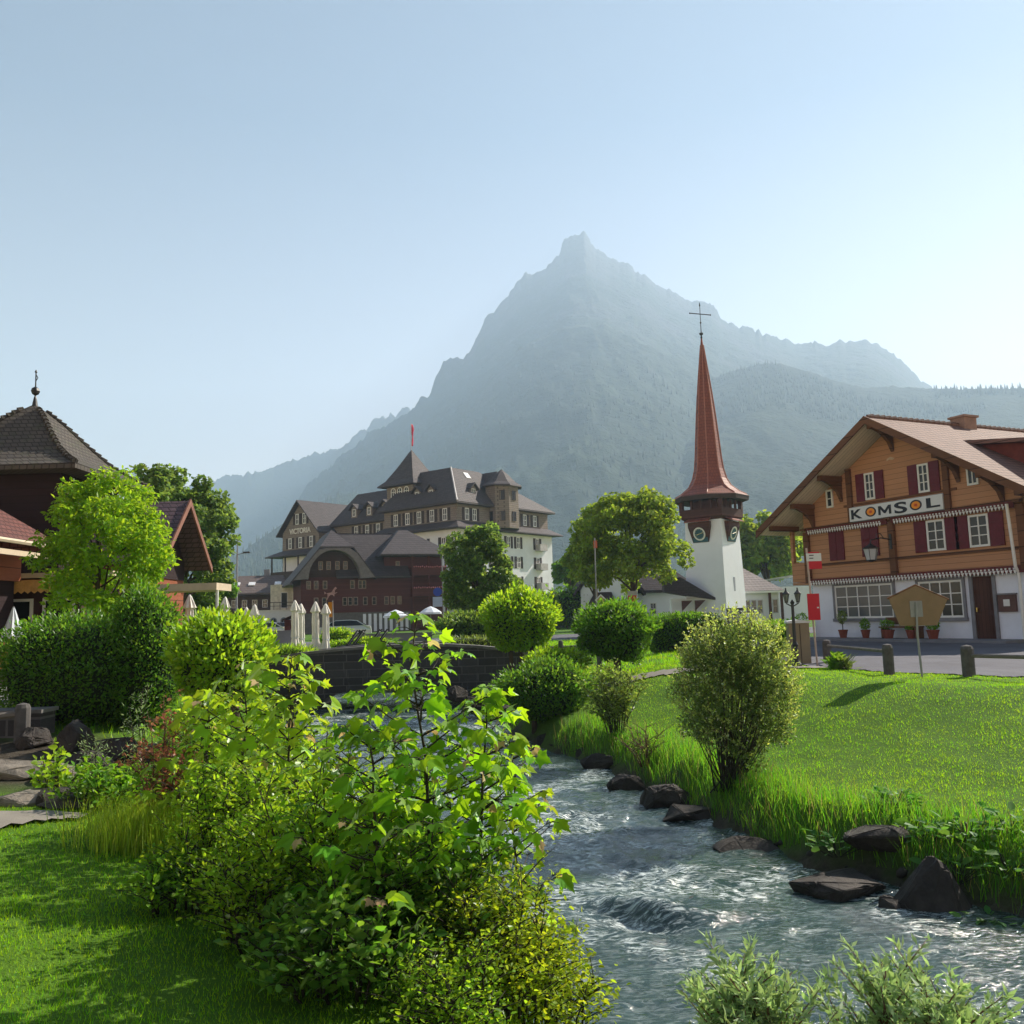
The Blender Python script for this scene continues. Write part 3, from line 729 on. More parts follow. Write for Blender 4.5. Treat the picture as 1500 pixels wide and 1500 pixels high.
def put(px, py, face, off, z, src=None):
    global first
    q = V.on(px, py, off) if face == 'r' else V.onx(px, py, off)
    s_ = src or hw
    loc = (q[0], off, z) if face == 'r' else (off, q[1], z)
    deg = 0 if face == 'r' else -90
    if s_ is hw and first:
        place(hw, *loc, deg); first = False; return hw
    return again(s_, hotel, *loc, deg)
for px in (580, 597, 614, 633, 652): put(px, 762, 'l', .4, 14.75)
for px in (684, 695, 768.5, 783): put(px, 762, 'r', .4, 14.75)
put(650, 795, 'l', 0, 10.7); put(622, 795, 'l', 0, 10.7); put(590, 795, 'l', 0, 10.7)
for px in (700, 722, 745, 759, 787):
    for z in (11.2, 8.3, 5.4, 2.5): put(px, 800, 'r', 0, z)
for z in (11.3, 8.4, 5.5):                                             # side of the far corner
    bl = MB(); q = V.on(789, 800, 0)[0]; bl.box(q - .9, q + .9, -1.0, 0, z - .3, z - .18); bl.box(q - .9, q - .86, -1, 0, z - .18, z + .7); bl.box(q + .86, q + .9, -1, 0, z - .18, z + .7); bl.box(q - .86, q + .86, -1, -.96, z - .18, z + .7)
    bl.build('balcony', plain('balcony_grey', (.42, .40, .40)), hotel)
# arched tower windows
def arch_window(root, x, y, z, deg, w, h, frame, glz):
    m = MB(); a = w / 2; n = 8
    out = [(-a, 0), (a, 0)] + [(a * math.cos(math.pi * k / n), h - a + a * math.sin(math.pi * k / n)) for k in range(n + 1)]
    inn = [(-a + .12, .12), (a - .12, .12)] + [((a - .12) * math.cos(math.pi * k / n), h - a + (a - .12) * math.sin(math.pi * k / n)) for k in range(n + 1)]
    N = len(out)
    m.grid([[(p[0], -.06, p[1]) for p in out], [(p[0], -.06, p[1]) for p in inn], [(p[0], .01, p[1]) for p in inn], [(p[0], .01, p[1]) for p in out], [(p[0], -.06, p[1]) for p in out]], True)
    m.box(-.04, .04, -.05, .01, .12, h - .12); m.box(-a + .12, a - .12, -.048, .01, h * .55, h * .55 + .07)
    o = m.build('window', frame, root); place(o, x, y, z, deg)
    MB().prism([(p[0], -.03, p[1]) for p in inn], (0, .035, 0)).build('pane', glz, o); return o
aw = arch_window(hotel, 1.36, 10.9, 19.05, -90, .95, 1.55, M_wframe, M_dglass)
for y in (12.25, 13.6): again(aw, hotel, 1.36, y, 19.05)
# dormers on the mansard
def dormer(root, x, y, z, deg, w=1.3, h=1.5, d_=2.6):
    b = MB(); b.box(-w / 2, w / 2, 0, d_, 0, h); b.prism([(-w / 2, 0, h), (w / 2, 0, h), (0, 0, h + .55)], (0, d_, 0))
    o = b.build('dormer', P_tan, root); place(o, x, y, z, deg)
    r = MB(); e = .35
    r.prism([(-w / 2 - e, -.4, h - .28), (0, -.4, h + .62), (0, -.4, h + .78), (-w / 2 - e, -.4, h - .1)][::-1], (0, d_ + .4, 0))
    r.prism([(w / 2 + e, -.4, h - .28), (0, -.4, h + .62), (0, -.4, h + .78), (w / 2 + e, -.4, h - .1)], (0, d_ + .4, 0))
    r.build('dormer_roof', T_dark, o)
    make_window(o, 0, 0, .25, 0, .75, 1.15, 2, 2, M_wframe, glz=M_dglass, bar=.08, fw=.1); return o
dz = dormer(rf, .9, 5.6, 18.0, -90); again(dz, rf, .9, 8.3, 18.0); again(dz, rf, 4.6, .9, 18.0, 0)
# bay turret on the right face
tb = MB(); bx = 10.2; oct_ = [(bx + 2.9 * math.cos(q), .2 + 2.3 * math.sin(q)) for q in [math.radians(22.5 + 45 * k) for k in range(8)]]
MB().prism([(x, y, 13.9) for x, y in oct_], (0, 0, 6.2)).build('bay_turret', P_tan, hotel)
rb = MB(); rb.grid([[(bx + (x - bx) * f_, .2 + (y - .2) * f_, z) for x, y in oct_] for f_, z in ((1.22, 19.95), (1.2, 20.15), (.85, 20.7), (.35, 22.0), (.02, 22.7))], True, True)
rb.prism([(bx - 1.6, 1, 20.1), (bx + 1.6, 1, 20.1), (bx, 1, 22.5)], (0, 5, 0)); rb.build('bay_roof', T_dark, hotel)
for k, z in ((5, 17.9), (6, 17.9), (5, 14.9), (6, 14.9), (4, 14.9)):
    q = math.radians(45 * k + 45 - 22.5 + 22.5 - 0) if False else math.radians(22.5 + 45 * (k - 1) + 22.5)
    nxm = bx + 2.9 * math.cos(math.radians(22.5)) * math.cos(q) * 1.0; nym = .2 + 2.3 * math.cos(math.radians(22.5)) * math.sin(q)
    make_window(hotel, nxm, nym, z, math.degrees(q) + 90, .8, 1.4, 2, 2, M_dshut, glz=M_dglass, proud=.08)
# long wing to the left of the tower
MB().box(3.0, 12, 14.9, 28.8, -.5, 16.4).build('wing_wall', P_tan, hotel)
hip(2.3, 12.7, 14.6, 29.2, 16.4, 6.6, 8.4, 14.6, 27.2, 21.6).build('wing_roof', T_dark, hotel)
for px in (522, 538, 554): put(px, 775, 'l', 3.0, 14.2)
for y in (17.2, 20.6, 24.0): again(dz, rf, 3.0, y, 17.2, -90)
# gable block with the name
MB().box(0, 12, 28.8, 37.8, -.5, 15.6).build('wing_wall', P_tan, hotel)
MB().prism([(0.002, 28.8, 15.6), (.002, 33.3, 20.4), (.002, 37.8, 15.6)][::-1], (11.9, 0, 0)).build('gable_wall', P_tan, hotel)
gr = MB()
gr.prism([(-.8, 28.1, 15.1), (-.8, 33.3, 20.5), (-.8, 33.3, 20.75), (-.8, 28.1, 15.35)], (13, 0, 0)); gr.prism([(-.8, 38.5, 15.1), (-.8, 33.3, 20.5), (-.8, 33.3, 20.75), (-.8, 38.5, 15.35)][::-1], (13, 0, 0))
gr.build('gable_roof', T_dark, hotel)
for px in (425, 440, 456): put(px, 790, 'l', 0, 13.1)
for px in (435.5, 446): put(px, 762, 'l', 0, 16.9)
sk = MB(); skirt(sk, 0, 12, 28.8, 37.8, 2.0, 11.9, 12.9); sk.build('skirt_roof', T_dark, hotel)
bb = MB(); bb.box(-1.6, .0, 28.8, 38.8, 8.2, 8.4); bb.box(-1.6, -1.5, 28.8, 38.8, 8.4, 9.4)
for y in (28.9, 32, 35.2, 38.6): bb.box(-1.58, -1.42, y - .1, y + .1, 9.4, 11.9)
bb.build('veranda', M_eave, hotel)
MB().box(-.03, 0, 29, 37.6, 8.4, 11.9).build('veranda_wall', P_hotel, hotel)
text_obj('name_lettering', 'VICTORIA', 1.15, plain('sign_letter_white', (.75, .72, .68), .5, .04), hotel, (-.1, 35.9, 15.45), -90, .04, bold=.02)
fg = thing('flag', 'long narrow red banner on a pole above the hotel tower', 'flag', tuple(V.w(3.9, 12.25, 26.3)), V.deg)
MB().tube([(0, 0, 0), (0, 0, 4.2)], .05, 6).build('flagpole', plain('pole_grey', (.4, .4, .42), .4), fg)
fm_ = MB(); fm_.grid([[(.06 + w_ * (.38 + .12 * math.sin(z * 3)), .12 * math.sin(z * 2.2 + w_ * 2), 4.1 - z * .95) for w_ in (0, .33, .66, 1)] for z in [k * .25 for k in range(15)]])
o = fm_.build('banner', plain('flag_red', (.42, .015, .05), .8, .1), fg, True)
sm = o.modifiers.new('t', 'SOLIDIFY'); sm.thickness = .02

# ------------------------------------------------------------------ dark red timber inn with a rounded gable
R = Fr((-24, 100, 0), 20)
W_red = wood('dark_red_timber', (.085, .022, .018), .28, .25)
W_dk = wood('dark_brown_timber', (.05, .024, .018), .28, .25)
inn = thing('inn', 'dark red timber inn with a rounded gable arch in front of the white hotel', 'inn', tuple(R.o), R.deg)
m = MB(); m.box(0, 12.6, 0, 11, 2.3, 6.4); m.build('timber_wall', W_red, inn)
MB().box(.05, 12.6, .06, 10.9, -.5, 2.3).build('ground_floor_wall', plain('inn_base', (.12, .11, .11)), inn)
NA = 16; acx, arx = 3.6, 2.95
MB().prism([(acx + arx * math.cos(math.pi * k / NA), -.05, 6.35 + 3.15 * math.sin(math.pi * k / NA)) for k in range(NA + 1)], (0, 8, 0)).build('gable_wall', W_dk, inn)
r = MB()
pk = (3.8, 2.2, 12.0); A = (-1.3, -1.5, 5.75); B = (8.3, -1.5, 6.2); H1 = (2.0, -1.5, 9.75); H2 = (5.7, -1.5, 9.75)
bk = (3.8, 10, 12.0); Ab = (-1.3, 10, 5.75); Bb = (8.3, 10, 6.2)
roof_slab(r, [A, H1, pk, bk, Ab], .2); roof_slab(r, [H2, B, Bb, bk, pk], .2); roof_slab(r, [H1, H2, pk], .2)
roof_slab(r, [(3.8, 4.5, 11.8), (3.9, -.9, 6.35), (12.4, -.9, 6.35), (12.4, 4.5, 11.8)], .2); roof_slab(r, [(3.8, 4.4, 11.8), (12.4, 4.4, 11.8), (12.4, 10.5, 6.3), (3.8, 10.5, 6.3)], .2)
r = r.build('roof', T_dark, inn)
# rounded hood panel under the gable
hp = MB(); n = 16
arc = [(acx + arx * math.cos(math.pi * k / n), -1.42, 6.1 + 3.3 * math.sin(math.pi * k / n)) for k in range(n + 1)]
def outer(x):
    z1 = A[2] + (x - A[0]) * (H1[2] - A[2]) / (H1[0] - A[0]); z2 = B[2] + (B[0] - x) * (H2[2] - B[2]) / (B[0] - H2[0]); return min(z1, z2, 9.75) - .2
out = [(max(A[0], min(B[0], acx + (arx + 1.6) * math.cos(math.pi * k / n))), -1.42, 0) for k in range(n + 1)]
out = [(x, y, outer(x)) for x, y, _ in out]
hp.grid([arc, out]); inn_arc = [(x, -.06, z) for x, y, z in arc]; hp.grid([inn_arc, arc])
o = hp.build('arch_hood', plain('hood_boards', (.16, .14, .15), .85, .2), inn, False)
sm = o.modifiers.new('t', 'SOLIDIFY'); sm.thickness = .06
# bay block with balconies on the right
MB().box(9.6, 16.6, .35, 8.4, -.4, 8.9).build('timber_wall', W_red, inn)
bc = MB()
for z in (2.6, 5.0, 0.2)[:2]:
    bc.box(12.6, 16.7, -1.1, .34, z + 1.35, z + 1.5); bc.box(12.6, 16.7, -1.1, -1.02, z + 1.5, z + 2.3)
    bc.box(16.6, 16.7, -1.02, .34, z + 1.5, z + 2.3); bc.box(12.6, 12.7, -1.02, .34, z + 1.5, z + 2.3)
for x in (12.66, 14.6, 16.62): bc.box(x - .09, x + .09, -1.08, -.9, .0, 8.8)
bc.build('balcony', W_red, inn)
for z in (4.95, 7.35):
    fb = MB()
    for k in range(16): fb.lathe([(.01, -.08), (.1, 0), (.07, .1), (.01, .13)], 5, (12.8 + k * .25, -1.16, z + rnd.uniform(-.05, .05)))
    fb.build('flower_box', plain('geranium_pink', (.45, .16, .18), .8, .5, 9), inn)
hip(8.8, 17.6, -1.7, 9.2, 8.85, 12.0, 13.0, 3.2, 4.2, 12.1, .2).build('bay_roof', T_dark, inn)
iw = make_window(inn, 5.8, 0, 5.0, 0, .5, .95, 1, 2, plain('dull_frame', (.30, .22, .19)), None, None, glz=M_dglass)
for px in (452, 463, 476, 528, 533): again(iw, inn, R.on(px, 853, 0)[0], 0, 5.0)
for px in (505, 513, 521, 535, 548, 566, 575, 585, 463, 475): again(iw, inn, R.on(px, 877, 0)[0], 0, 3.1)
for x in (2.2, 3.1, 4.1, 5.0): again(iw, inn, x, -.05, 7.2)
again(iw, inn, 11.2, .34, 7.2); again(iw, inn, 10.4, .34, 4.8)
ar = MB()
for k, x in enumerate(np.arange(7.0, 12.2, .62)): ar.box(x, x + .34, .0, .05, .1, 2.1)
ar.build('ground_floor_panels', P_white, inn)
hr = MB(); hx = R.on(478, 860, 0)[0]   # prancing horse painted on the wall
for pts in ([(0, .3), (.5, .38), (.75, .75), (.92, .95), (1.08, .82), (1.0, .72), (.88, .62), (.84, .3), (.8, -.05), (.66, .12), (.42, .14), (.2, -.1), (.1, -.02), (.12, .2)], [(.78, .3), (1.1, .42), (1.12, .36), (.8, .18)], [(.0, .3), (-.22, .5), (-.2, .2)], [(.14, 0), (.02, -.35), (.1, -.36), (.26, -.02)]):
    hr.prism([(hx + x * 1.1, -.06, 4.2 + z * 1.1) for x, z in pts][::-1], (0, .05, 0))
hr.build('painted_emblem', plain('faded_pink_paint', (.45, .25, .25)), inn)

# ------------------------------------------------------------------ church
CHo = at_y(1065, 915, 75)
T = Fr((CHo[0], CHo[1], 0), -40)   # origin: the tower's near corner; x runs back to the left face as -x, y runs back along the right face
S = 3.6
P_church = plain('church_whitewash', (.77, .80, .87), .9, .05, .5, .1)
W_ch = wood('church_dark_wood', (.075, .03, .022), .25, .3)
T_spire = tiles('spire_shingles', (.30, .085, .05), (.24, .07, .045), .35, .28, 's', .6)
T_chroof = tiles('pale_shingle_roof', (.40, .34, .32), (.31, .27, .26), .35, .22, 's', .7)
T_chdark = tiles('church_dark_roof', (.07, .05, .055), (.05, .04, .045), .4, .22, 's', .8)
church = thing('church', 'small white church with square clock tower and tall thin red shingled spire', 'church', tuple(T.o), T.deg)
tm = (-S / 2, S / 2)
def sq(h, z, c=tm): return [(c[0] - h, c[1] - h, z), (c[0] + h, c[1] - h, z), (c[0] + h, c[1] + h, z), (c[0] - h, c[1] + h, z)]
MB().grid([sq(S / 2 + .12, -.4), sq(S / 2 + .0, 5), sq(S / 2 - .12, 9.3)], True, True).build('tower_wall', P_church, church)
bf = MB(); hb = S / 2 + .12
bf.grid([sq(hb - .25, 9.05), sq(hb + .1, 9.35), sq(hb + .1, 9.9)], True, True)
for i in range(4):   # corner posts and slats of the open belfry
    sx, sy = ((-1, -1), (1, -1), (1, 1), (-1, 1))[i]
    bf.box(tm[0] + sx * (hb - .05) - .16, tm[0] + sx * (hb - .05) + .16, tm[1] + sy * (hb - .05) - .16, tm[1] + sy * (hb - .05) + .16, 9.9, 11.0)
bf.grid([sq(hb - .75, 9.9), sq(hb - .75, 11.0)], True, True)
for k in (-1, 0, 1):
    bf.box(tm[0] + k * .9 - .09, tm[0] + k * .9 + .09, tm[1] - hb - .02, tm[1] - hb + .14, 9.9, 11.0); bf.box(tm[0] + hb - .14, tm[0] + hb + .02, tm[1] + k * .9 - .09, tm[1] + k * .9 + .09, 9.9, 11.0)
bf.grid([sq(hb + .12, 10.2), sq(hb + .12, 10.32)], True, True) if False else None
bf.box(tm[0] - hb - .1, tm[0] + hb + .1, tm[1] - hb - .1, tm[1] - hb + .02, 9.88, 10.05); bf.box(tm[0] + hb - .02, tm[0] + hb + .1, tm[1] - hb + .02, tm[1] + hb, 9.88, 10.05)
bf.build('belfry', W_ch, church)
fas = MB(); ph = math.radians(22.5)
fas.lathe([(2.2, 10.85), (3.25, 10.75), (3.3, 11.15), (3.1, 11.2)], 8, (*tm, 0), True, ph); fas.build('eaves_board', M_eave, church)
prof = [(3.32, 11.12), (3.1, 11.28), (2.45, 11.65), (1.85, 12.15), (1.5, 12.8), (1.26, 13.7), (1.14, 14.8), (1.03, 16.2), (.87, 18.2), (.68, 20.2), (.46, 22.2), (.27, 23.8), (.13, 25.0), (.05, 25.8)]
MB().lathe(prof, 8, (*tm, 0), True, ph).build('spire', T_spire, church)
ed = MB()
for k in range(8):
    q = ph + 2 * math.pi * k / 8; ed.tube([(tm[0] + (r_ + .01) * math.cos(q), tm[1] + (r_ + .01) * math.sin(q), z) for r_, z in prof[1:-1]], .05, 5)
ed.build('spire_ridges', plain('spire_ridge', (.33, .13, .09), .6), church)
cr = MB(); cr.lathe([(.03, 25.5), (.10, 25.7), (.05, 25.9), (.18, 26.0), (.18, 26.12), (.04, 26.2), (.035, 27), (.09, 27.1), (.03, 27.2), (.03, 28.6), (.07, 28.7), (.01, 29.0)], 8, (*tm, 0))
ca = math.radians(58); dx, dy = math.cos(ca), math.sin(ca)
cr.tube([(tm[0] - 1.05 * dx, tm[1] - 1.05 * dy, 27.9), (tm[0] + 1.05 * dx, tm[1] + 1.05 * dy, 27.9)], .045, 6)
for s2 in (-1, 1): cr.lathe([(.01, -.08), (.08, 0), (.01, .08)], 6, (tm[0] + s2 * 1.05 * dx, tm[1] + s2 * 1.05 * dy, 27.9))
cr.build('cross', iron, church)
# clocks: one on each visible face
M_clk = plain('clock_blue', (.03, .10, .14), .5, .3, 4)
def clock(x, y, deg):
    c = empty('clock'); c.parent = church; place(c, x, y, 7.15, deg)
    b = MB(); b.grid([[(-.75, -.05, 0), (.75, -.05, 0), (.75, .3, 0), (-.75, .3, 0)], [(-1.0, -.42, 1.35), (1.0, -.42, 1.35), (1.0, .3, 1.35), (-1.0, .3, 1.35)], [(-1.0, -.42, 1.75), (1.0, -.42, 1.75), (1.0, .3, 1.75), (-1.0, .3, 1.75)]], True, True)
    b.build('clock_case', W_ch, c)
    rf_ = MB(); rf_.prism([(-1.2, -.75, 1.74), (1.2, -.75, 1.74), (1.0, .2, 2.15), (-1.0, .2, 2.15)][::-1], (0, 0, .08)); rf_.build('clock_roof', T_spire, c)
    def pt(r, q, d=0):  # on the leaning face
        zz = .72 + r * math.sin(q); return (r * math.cos(q), -.05 - .37 * zz / 1.35 - .03 - d, zz)
    MB().prism([(-.70, -.09, .03), (.70, -.09, .03), (.72, -.17, .42), (-.72, -.17, .42)], (0, .03, 0)).build('clock_panel', M_clk, c)
    ringp = [[pt(r_, 2 * math.pi * k / 28, d_) for k in range(28)] for r_, d_ in ((.56, 0), (.56, .05), (.44, .05), (.44, 0))]
    MB().grid(ringp, True).build('dial_ring', M_wframe, c)
    MB().face([pt(.44, 2 * math.pi * k / 28, .012) for k in range(28)][::-1]).build('dial', M_clk, c)
    h_ = MB(); h_.tube([pt(0, 0, .04), pt(.37, math.radians(15), .04)], .03, 4); h_.tube([pt(0, 0, .04), pt(.28, math.radians(195), .04)], .035, 4)
    for k in range(12): h_.tube([pt(.35, 2 * math.pi * k / 12, .02), pt(.42, 2 * math.pi * k / 12, .02)], .015, 4)
    h_.build('hands', plain('clock_gilt', (.65, .55, .3), .4), c)
clock(tm[0] - .2, tm[1] - S / 2 + .08, 0); clock(tm[0] + S / 2 - .08, tm[1], 90)
MB().box(.0, .05, 1.6, 1.9, 2.9, 4.1).build('slit_window', plain('slit_grey', (.3, .32, .38)), church)
# wing on the right of the tower, with the pale shingle roof
q0 = at_y(1088, 833, 78)
# parish wing to the right, seen behind the tower: its own axes follow the picture line of the eaves
wl = T.loc(at_y(1090, 868, 80)); wr = T.loc(at_y(1146, 871, 80)); tl = T.loc(at_y(1086, 832, 82)); 
wg = empty('parish_wing'); wg.parent = church
e0 = at_y(1089, 870, 79); e1 = at_y(1147, 872, 79)
wdir = math.degrees(math.atan2(e1[1] - e0[1], e1[0] - e0[0])) - T.deg
pl_ = T.loc(e0); wg.location = (pl_[0], pl_[1], 0); wg.rotation_euler = (0, 0, math.radians(wdir))
Lw = np.hypot(e1[0] - e0[0], e1[1] - e0[1])
MB().box(-1, Lw - .25, .5, 6, -.4, 3.0).build('wall', P_church, wg)
hip(-1.2, Lw + .1, -.1, 6.6, 2.95, -1.2, .3, 2.9, 3.4, 5.4, .12).build('roof', T_chroof, wg)
MB().box(-1.2, Lw + .12, -.16, -.11, 2.72, 2.9).build('gutter', M_wframe, wg)
ps = MB()
for x in (2.35, Lw - .1): ps.box(x - .1, x + .1, .05, .25, -.3, 2.8)
ps.build('post', W_ch, wg)
ww = make_window(wg, .45, .5, .9, 0, .5, 1.25, 1, 2, plain('pale_frame', (.5, .52, .58)), glz=gl2)
for x in (1.0, 1.55, 2.9): again(ww, wg, x, .5, .9)
# nave to the left with a steep gable, mostly behind the tree
nv = Fr(at_y(852, 905, 84), 0); nv.o[2] = 0; no = T.loc(nv.o)
ng = empty('nave'); ng.parent = church; ng.location = (no[0], no[1], 0); ng.rotation_euler = (0, 0, math.radians(-T.deg))
NW = (935 - 852) / 1300 * 84
MB().prism([(0, 0, -.4), (NW, 0, -.4), (NW, 0, 3.6), (NW / 2, 0, 7.4), (0, 0, 3.6)], (0, 9, 0)).build('wall', P_church, ng)
nr = MB(); nr.prism([(-.7, -.5, 2.9), (NW / 2, -.5, 7.5), (NW / 2, -.5, 7.8), (-.7, -.5, 3.25)], (0, 9.6, 0)); nr.prism([(NW + .7, -.5, 2.9), (NW / 2, -.5, 7.5), (NW / 2, -.5, 7.8), (NW + .7, -.5, 3.25)][::-1], (0, 9.6, 0))
nr.build('roof', T_chdark, ng)
MB().prism([(.6, -1.0, 2.15), (3.2, -1.0, 2.15), (2.9, -.1, 3.2), (1.3, -.1, 3.2)][::-1], (0, 0, .12)).build('canopy', T_chdark, ng)
MB().box(NW, 11.0, 1.5, 9, -.4, 3.4).build('aisle_wall', P_church, ng)
hip(NW - .2, 11.6, .8, 9.6, 3.4, NW, 8.0, 4.6, 5.4, 6.6).build('aisle_roof', T_chdark, ng)
make_window(ng, 7.0, 1.5, 1.1, 0, .6, 1.1, 2, 2, M_wframe, glz=M_dglass)
# porch with the red door, against the tower's left face
pg = empty('porch'); pg.parent = church
pq = at_y(1003, 905, 76); pp = T.loc(pq); pg.location = (pp[0], pp[1], 0); pg.rotation_euler = (0, 0, math.radians(-T.deg - 6))
MB().box(-1, 2.5, .9, 3, -.4, 2.4).build('wall', P_church, pg)
pr = MB(); pr.prism([(-1.6, -.2, 4.1), (-.2, -.2, 4.2), (2.75, -.2, 2.3), (2.75, -.2, 2.15), (-1.6, -.2, 3.0)], (0, 3, 0)); pr.build('porch_roof', T_chdark, pg)
pr = MB(); pr.box(2.5, 2.62, -.1, .0, -.3, 2.25)
for x in (-.2, .9): pr.prism([(x, -.15, 2.2), (x + .9, -.15, 2.2), (x, -.15, 1.3)], (0, .12, 0))
pr.build('porch_frame', W_ch, pg)
MB().prism([(1.0, .82, -.2), (1.95, .82, -.2), (1.95, .82, 1.45), (1.7, .82, 1.68), (1.25, .82, 1.68), (1.0, .82, 1.45)], (0, .07, 0)).build('door', plain('church_red_door', (.13, .02, .018), .5, .3), pg)

# ------------------------------------------------------------------ pavilion restaurant on the left
T_grey = tiles('mossy_grey_shingles', (.12, .105, .09), (.085, .075, .068), .2, .14, 's', .9, .5)
T_redl = tiles('reddish_roof_tiles', (.20, .075, .06), (.15, .06, .05), .2, .13, 's', .75)
T_plum = tiles('plum_roof_tiles', (.15, .095, .11), (.11, .07, .085), .22, .14, 's', .6)
W_pav = wood('pavilion_dark_timber', (.022, .010, .012), .2, .3)
W_rust = wood('rust_timber', (.24, .075, .035), .35, .25)
M_cream = plain('cream_paint', (.55, .45, .33), .6, .1)
pav = thing('restaurant', 'dark timber restaurant with a mossy pointed shingle roof, plum side gable and striped awning', 'restaurant', (-14.2, 26.0, 0), 0)
def sqp(h, z): return [(-h, -h, z), (h, -h, z), (h, h, z), (-h, h, z)]
MB().grid([sqp(1.75, 2.6), sqp(1.75, 5.75)], True, True).build('tower_wall', W_pav, pav)
pf = MB(); pf.grid([sqp(2.5, 5.62), sqp(2.52, 5.76), sqp(2.1, 5.98), sqp(1.62, 6.32), sqp(1.1, 6.88), sqp(.62, 7.45), sqp(.22, 7.85), sqp(.03, 8.02)], True, True)
pr_ = pf.build('tower_roof', T_grey, pav)
for sx, sy in ((1, -1), (1, 1), (-1, -1)):
    hipm = MB()
    pth = [(2.5, 5.78), (2.1, 6.0), (1.62, 6.34), (1.1, 6.9), (.62, 7.47), (.22, 7.87)]
    for (a, za), (b_, zb_) in zip(pth[:-1], pth[1:]):
        n_ = 4
        for k in range(n_):
            t0 = k / n_; t1 = (k + 1) / n_
            hipm.tube([(sx * (a + (b_ - a) * t0), sy * (a + (b_ - a) * t0), za + (zb_ - za) * t0 + .02), (sx * (a + (b_ - a) * t1), sy * (a + (b_ - a) * t1), za + (zb_ - za) * t1)], [.085, .05], 6)
    hipm.build('hip_tiles', T_grey, pr_)
fi = MB(); fi.lathe([(.10, 7.9), (.05, 8.2), (.02, 8.3), (.10, 8.36), (.13, 8.44), (.10, 8.52), (.02, 8.58), (.018, 9.0), (.04, 9.03), (.01, 9.1)], 8); fi.tube([(0, 0, 8.75), (.06, 0, 8.85), (0, 0, 8.95)], .015, 4)
fi.build('finial', iron, pr_)
lr = MB()   # low roof towards the camera, in world offsets from (-14.2, 26)
O = np.array([14.2, -26, 0])
Q = lambda x, y, z: tuple(np.array([x, y, z]) + O)
roof_slab(lr, [Q(-11.2, 12, 3.36), Q(-14.6, 12, 5.5), Q(-14.6, 21.6, 5.5), Q(-11.2, 22.1, 3.36)], .1); roof_slab(lr, [Q(-11.2, 22.1, 3.36), Q(-14.6, 21.6, 5.5), Q(-18, 22.1, 3.36)], .1)
roof_slab(lr, [Q(-14.6, 12, 5.5), Q(-18, 12, 3.36), Q(-18, 22.1, 3.36), Q(-14.6, 21.6, 5.5)], .1)
lr = lr.build('low_roof', T_redl, pav)
gt = MB(); gt.tube([Q(-11.12, 12, 3.3), Q(-11.12, 22.2, 3.3)], .055, 6); gt.box(14.2 - 11.3, 14.2 - 11.22, -14, -3.92, 3.0, 3.12); gt.build('gutter', M_cream, lr)
wb_ = MB(); wb_.box(-4.8, 2.2, -14, -4.4, 2.5, 3.25); wb_.build('timber_wall', W_rust, pav)
MB().box(-4.7, 2.1, -14, -4.5, -.4, 2.5).build('lower_wall', W_pav, pav)
# frontal wing with the awning
MB().box(-4, 3.3, -3.6, 0, -.4, 2.62).build('wing_wall', plain('wing_dark', (.05, .02, .02)), pav)
MB().box(-4.2, 4.4, -4.3, -3.0, 2.58, 2.7).build('flat_roof', M_cream, pav)
aw_ = MB(); n = 34
for k in range(n):
    x = 1.0 + k * .16
    if x > 4.2: break
    aw_.prism([(x, -4.36, 2.52), (x + .155, -4.36, 2.52), (x + .155, -4.36, 2.26), (x + .078, -4.36, 2.20), (x, -4.36, 2.26)][::-1], (0, .012, 0))
aw_.build('awning_valance', plain('awning_orange', (.62, .33, .10), .8, .2, 8), pav)
MB().prism([(1.0, -4.34, 2.53), (4.2, -4.34, 2.53), (4.2, -3.6, 2.60), (1.0, -3.6, 2.60)][::-1], (0, 0, -.03)).build('awning', plain('awning_orange', (.62, .33, .10), .8, .2, 8), pav)
pwin = make_window(pav, 1.7, -3.6, .15, 0, .8, 1.95, 1, 1, M_wframe, glz=M_dglass)
bpy.context.view_layer.update()
for x in (2.75, .7): again(pwin, pav, x, -3.6, .15)
# side gable
gb = MB(); gb.prism([(3.6, -.55, 0), (3.6, 2.5, 0), (3.6, 2.5, 3.35), (3.6, 1.0, 4.95), (3.6, -.55, 3.35)][::1], (-5, 0, 0)); gb.build('gable_wall', W_rust, pav)
MB().prism([(3.62, -.5, 2.75), (3.62, 2.45, 2.75), (3.62, 2.45, 3.3), (3.62, 1.0, 4.9), (3.62, -.5, 3.3)], (.02, 0, 0)).build('gable_dark_board', W_pav, pav)  # dark timber boarding over the upper gable
rg_ = MB(); roof_slab(rg_, [(-2, -.95, 3.18), (4.3, -.95, 3.18), (4.3, 1.0, 5.12), (-2, 1.0, 5.12)], .1); roof_slab(rg_, [(4.3, 2.95, 3.18), (-2, 2.95, 3.18), (-2, 1.0, 5.12), (4.3, 1.0, 5.12)], .1)
rg_ = rg_.build('gable_roof', T_plum, pav)
bb_ = MB()
for ye in (-1.0, 3.0): bb_.prism([(4.31, ye, 3.0), (4.31, ye, 3.2), (4.31, 1.0, 5.18), (4.31, 1.0, 4.95)], (.05, 0, 0))
bb_.build('bargeboard', plain('barge_brown', (.22, .10, .07)), rg_)
MB().box(-2, 5.9, -1.2, .1, 2.28, 2.48).build('terrace_roof', M_cream, pav)
MB().tube([(5.85, -1.0, 0), (5.85, -1.0, 2.4)], .045, 8).build('terrace_post', M_wframe, pav)

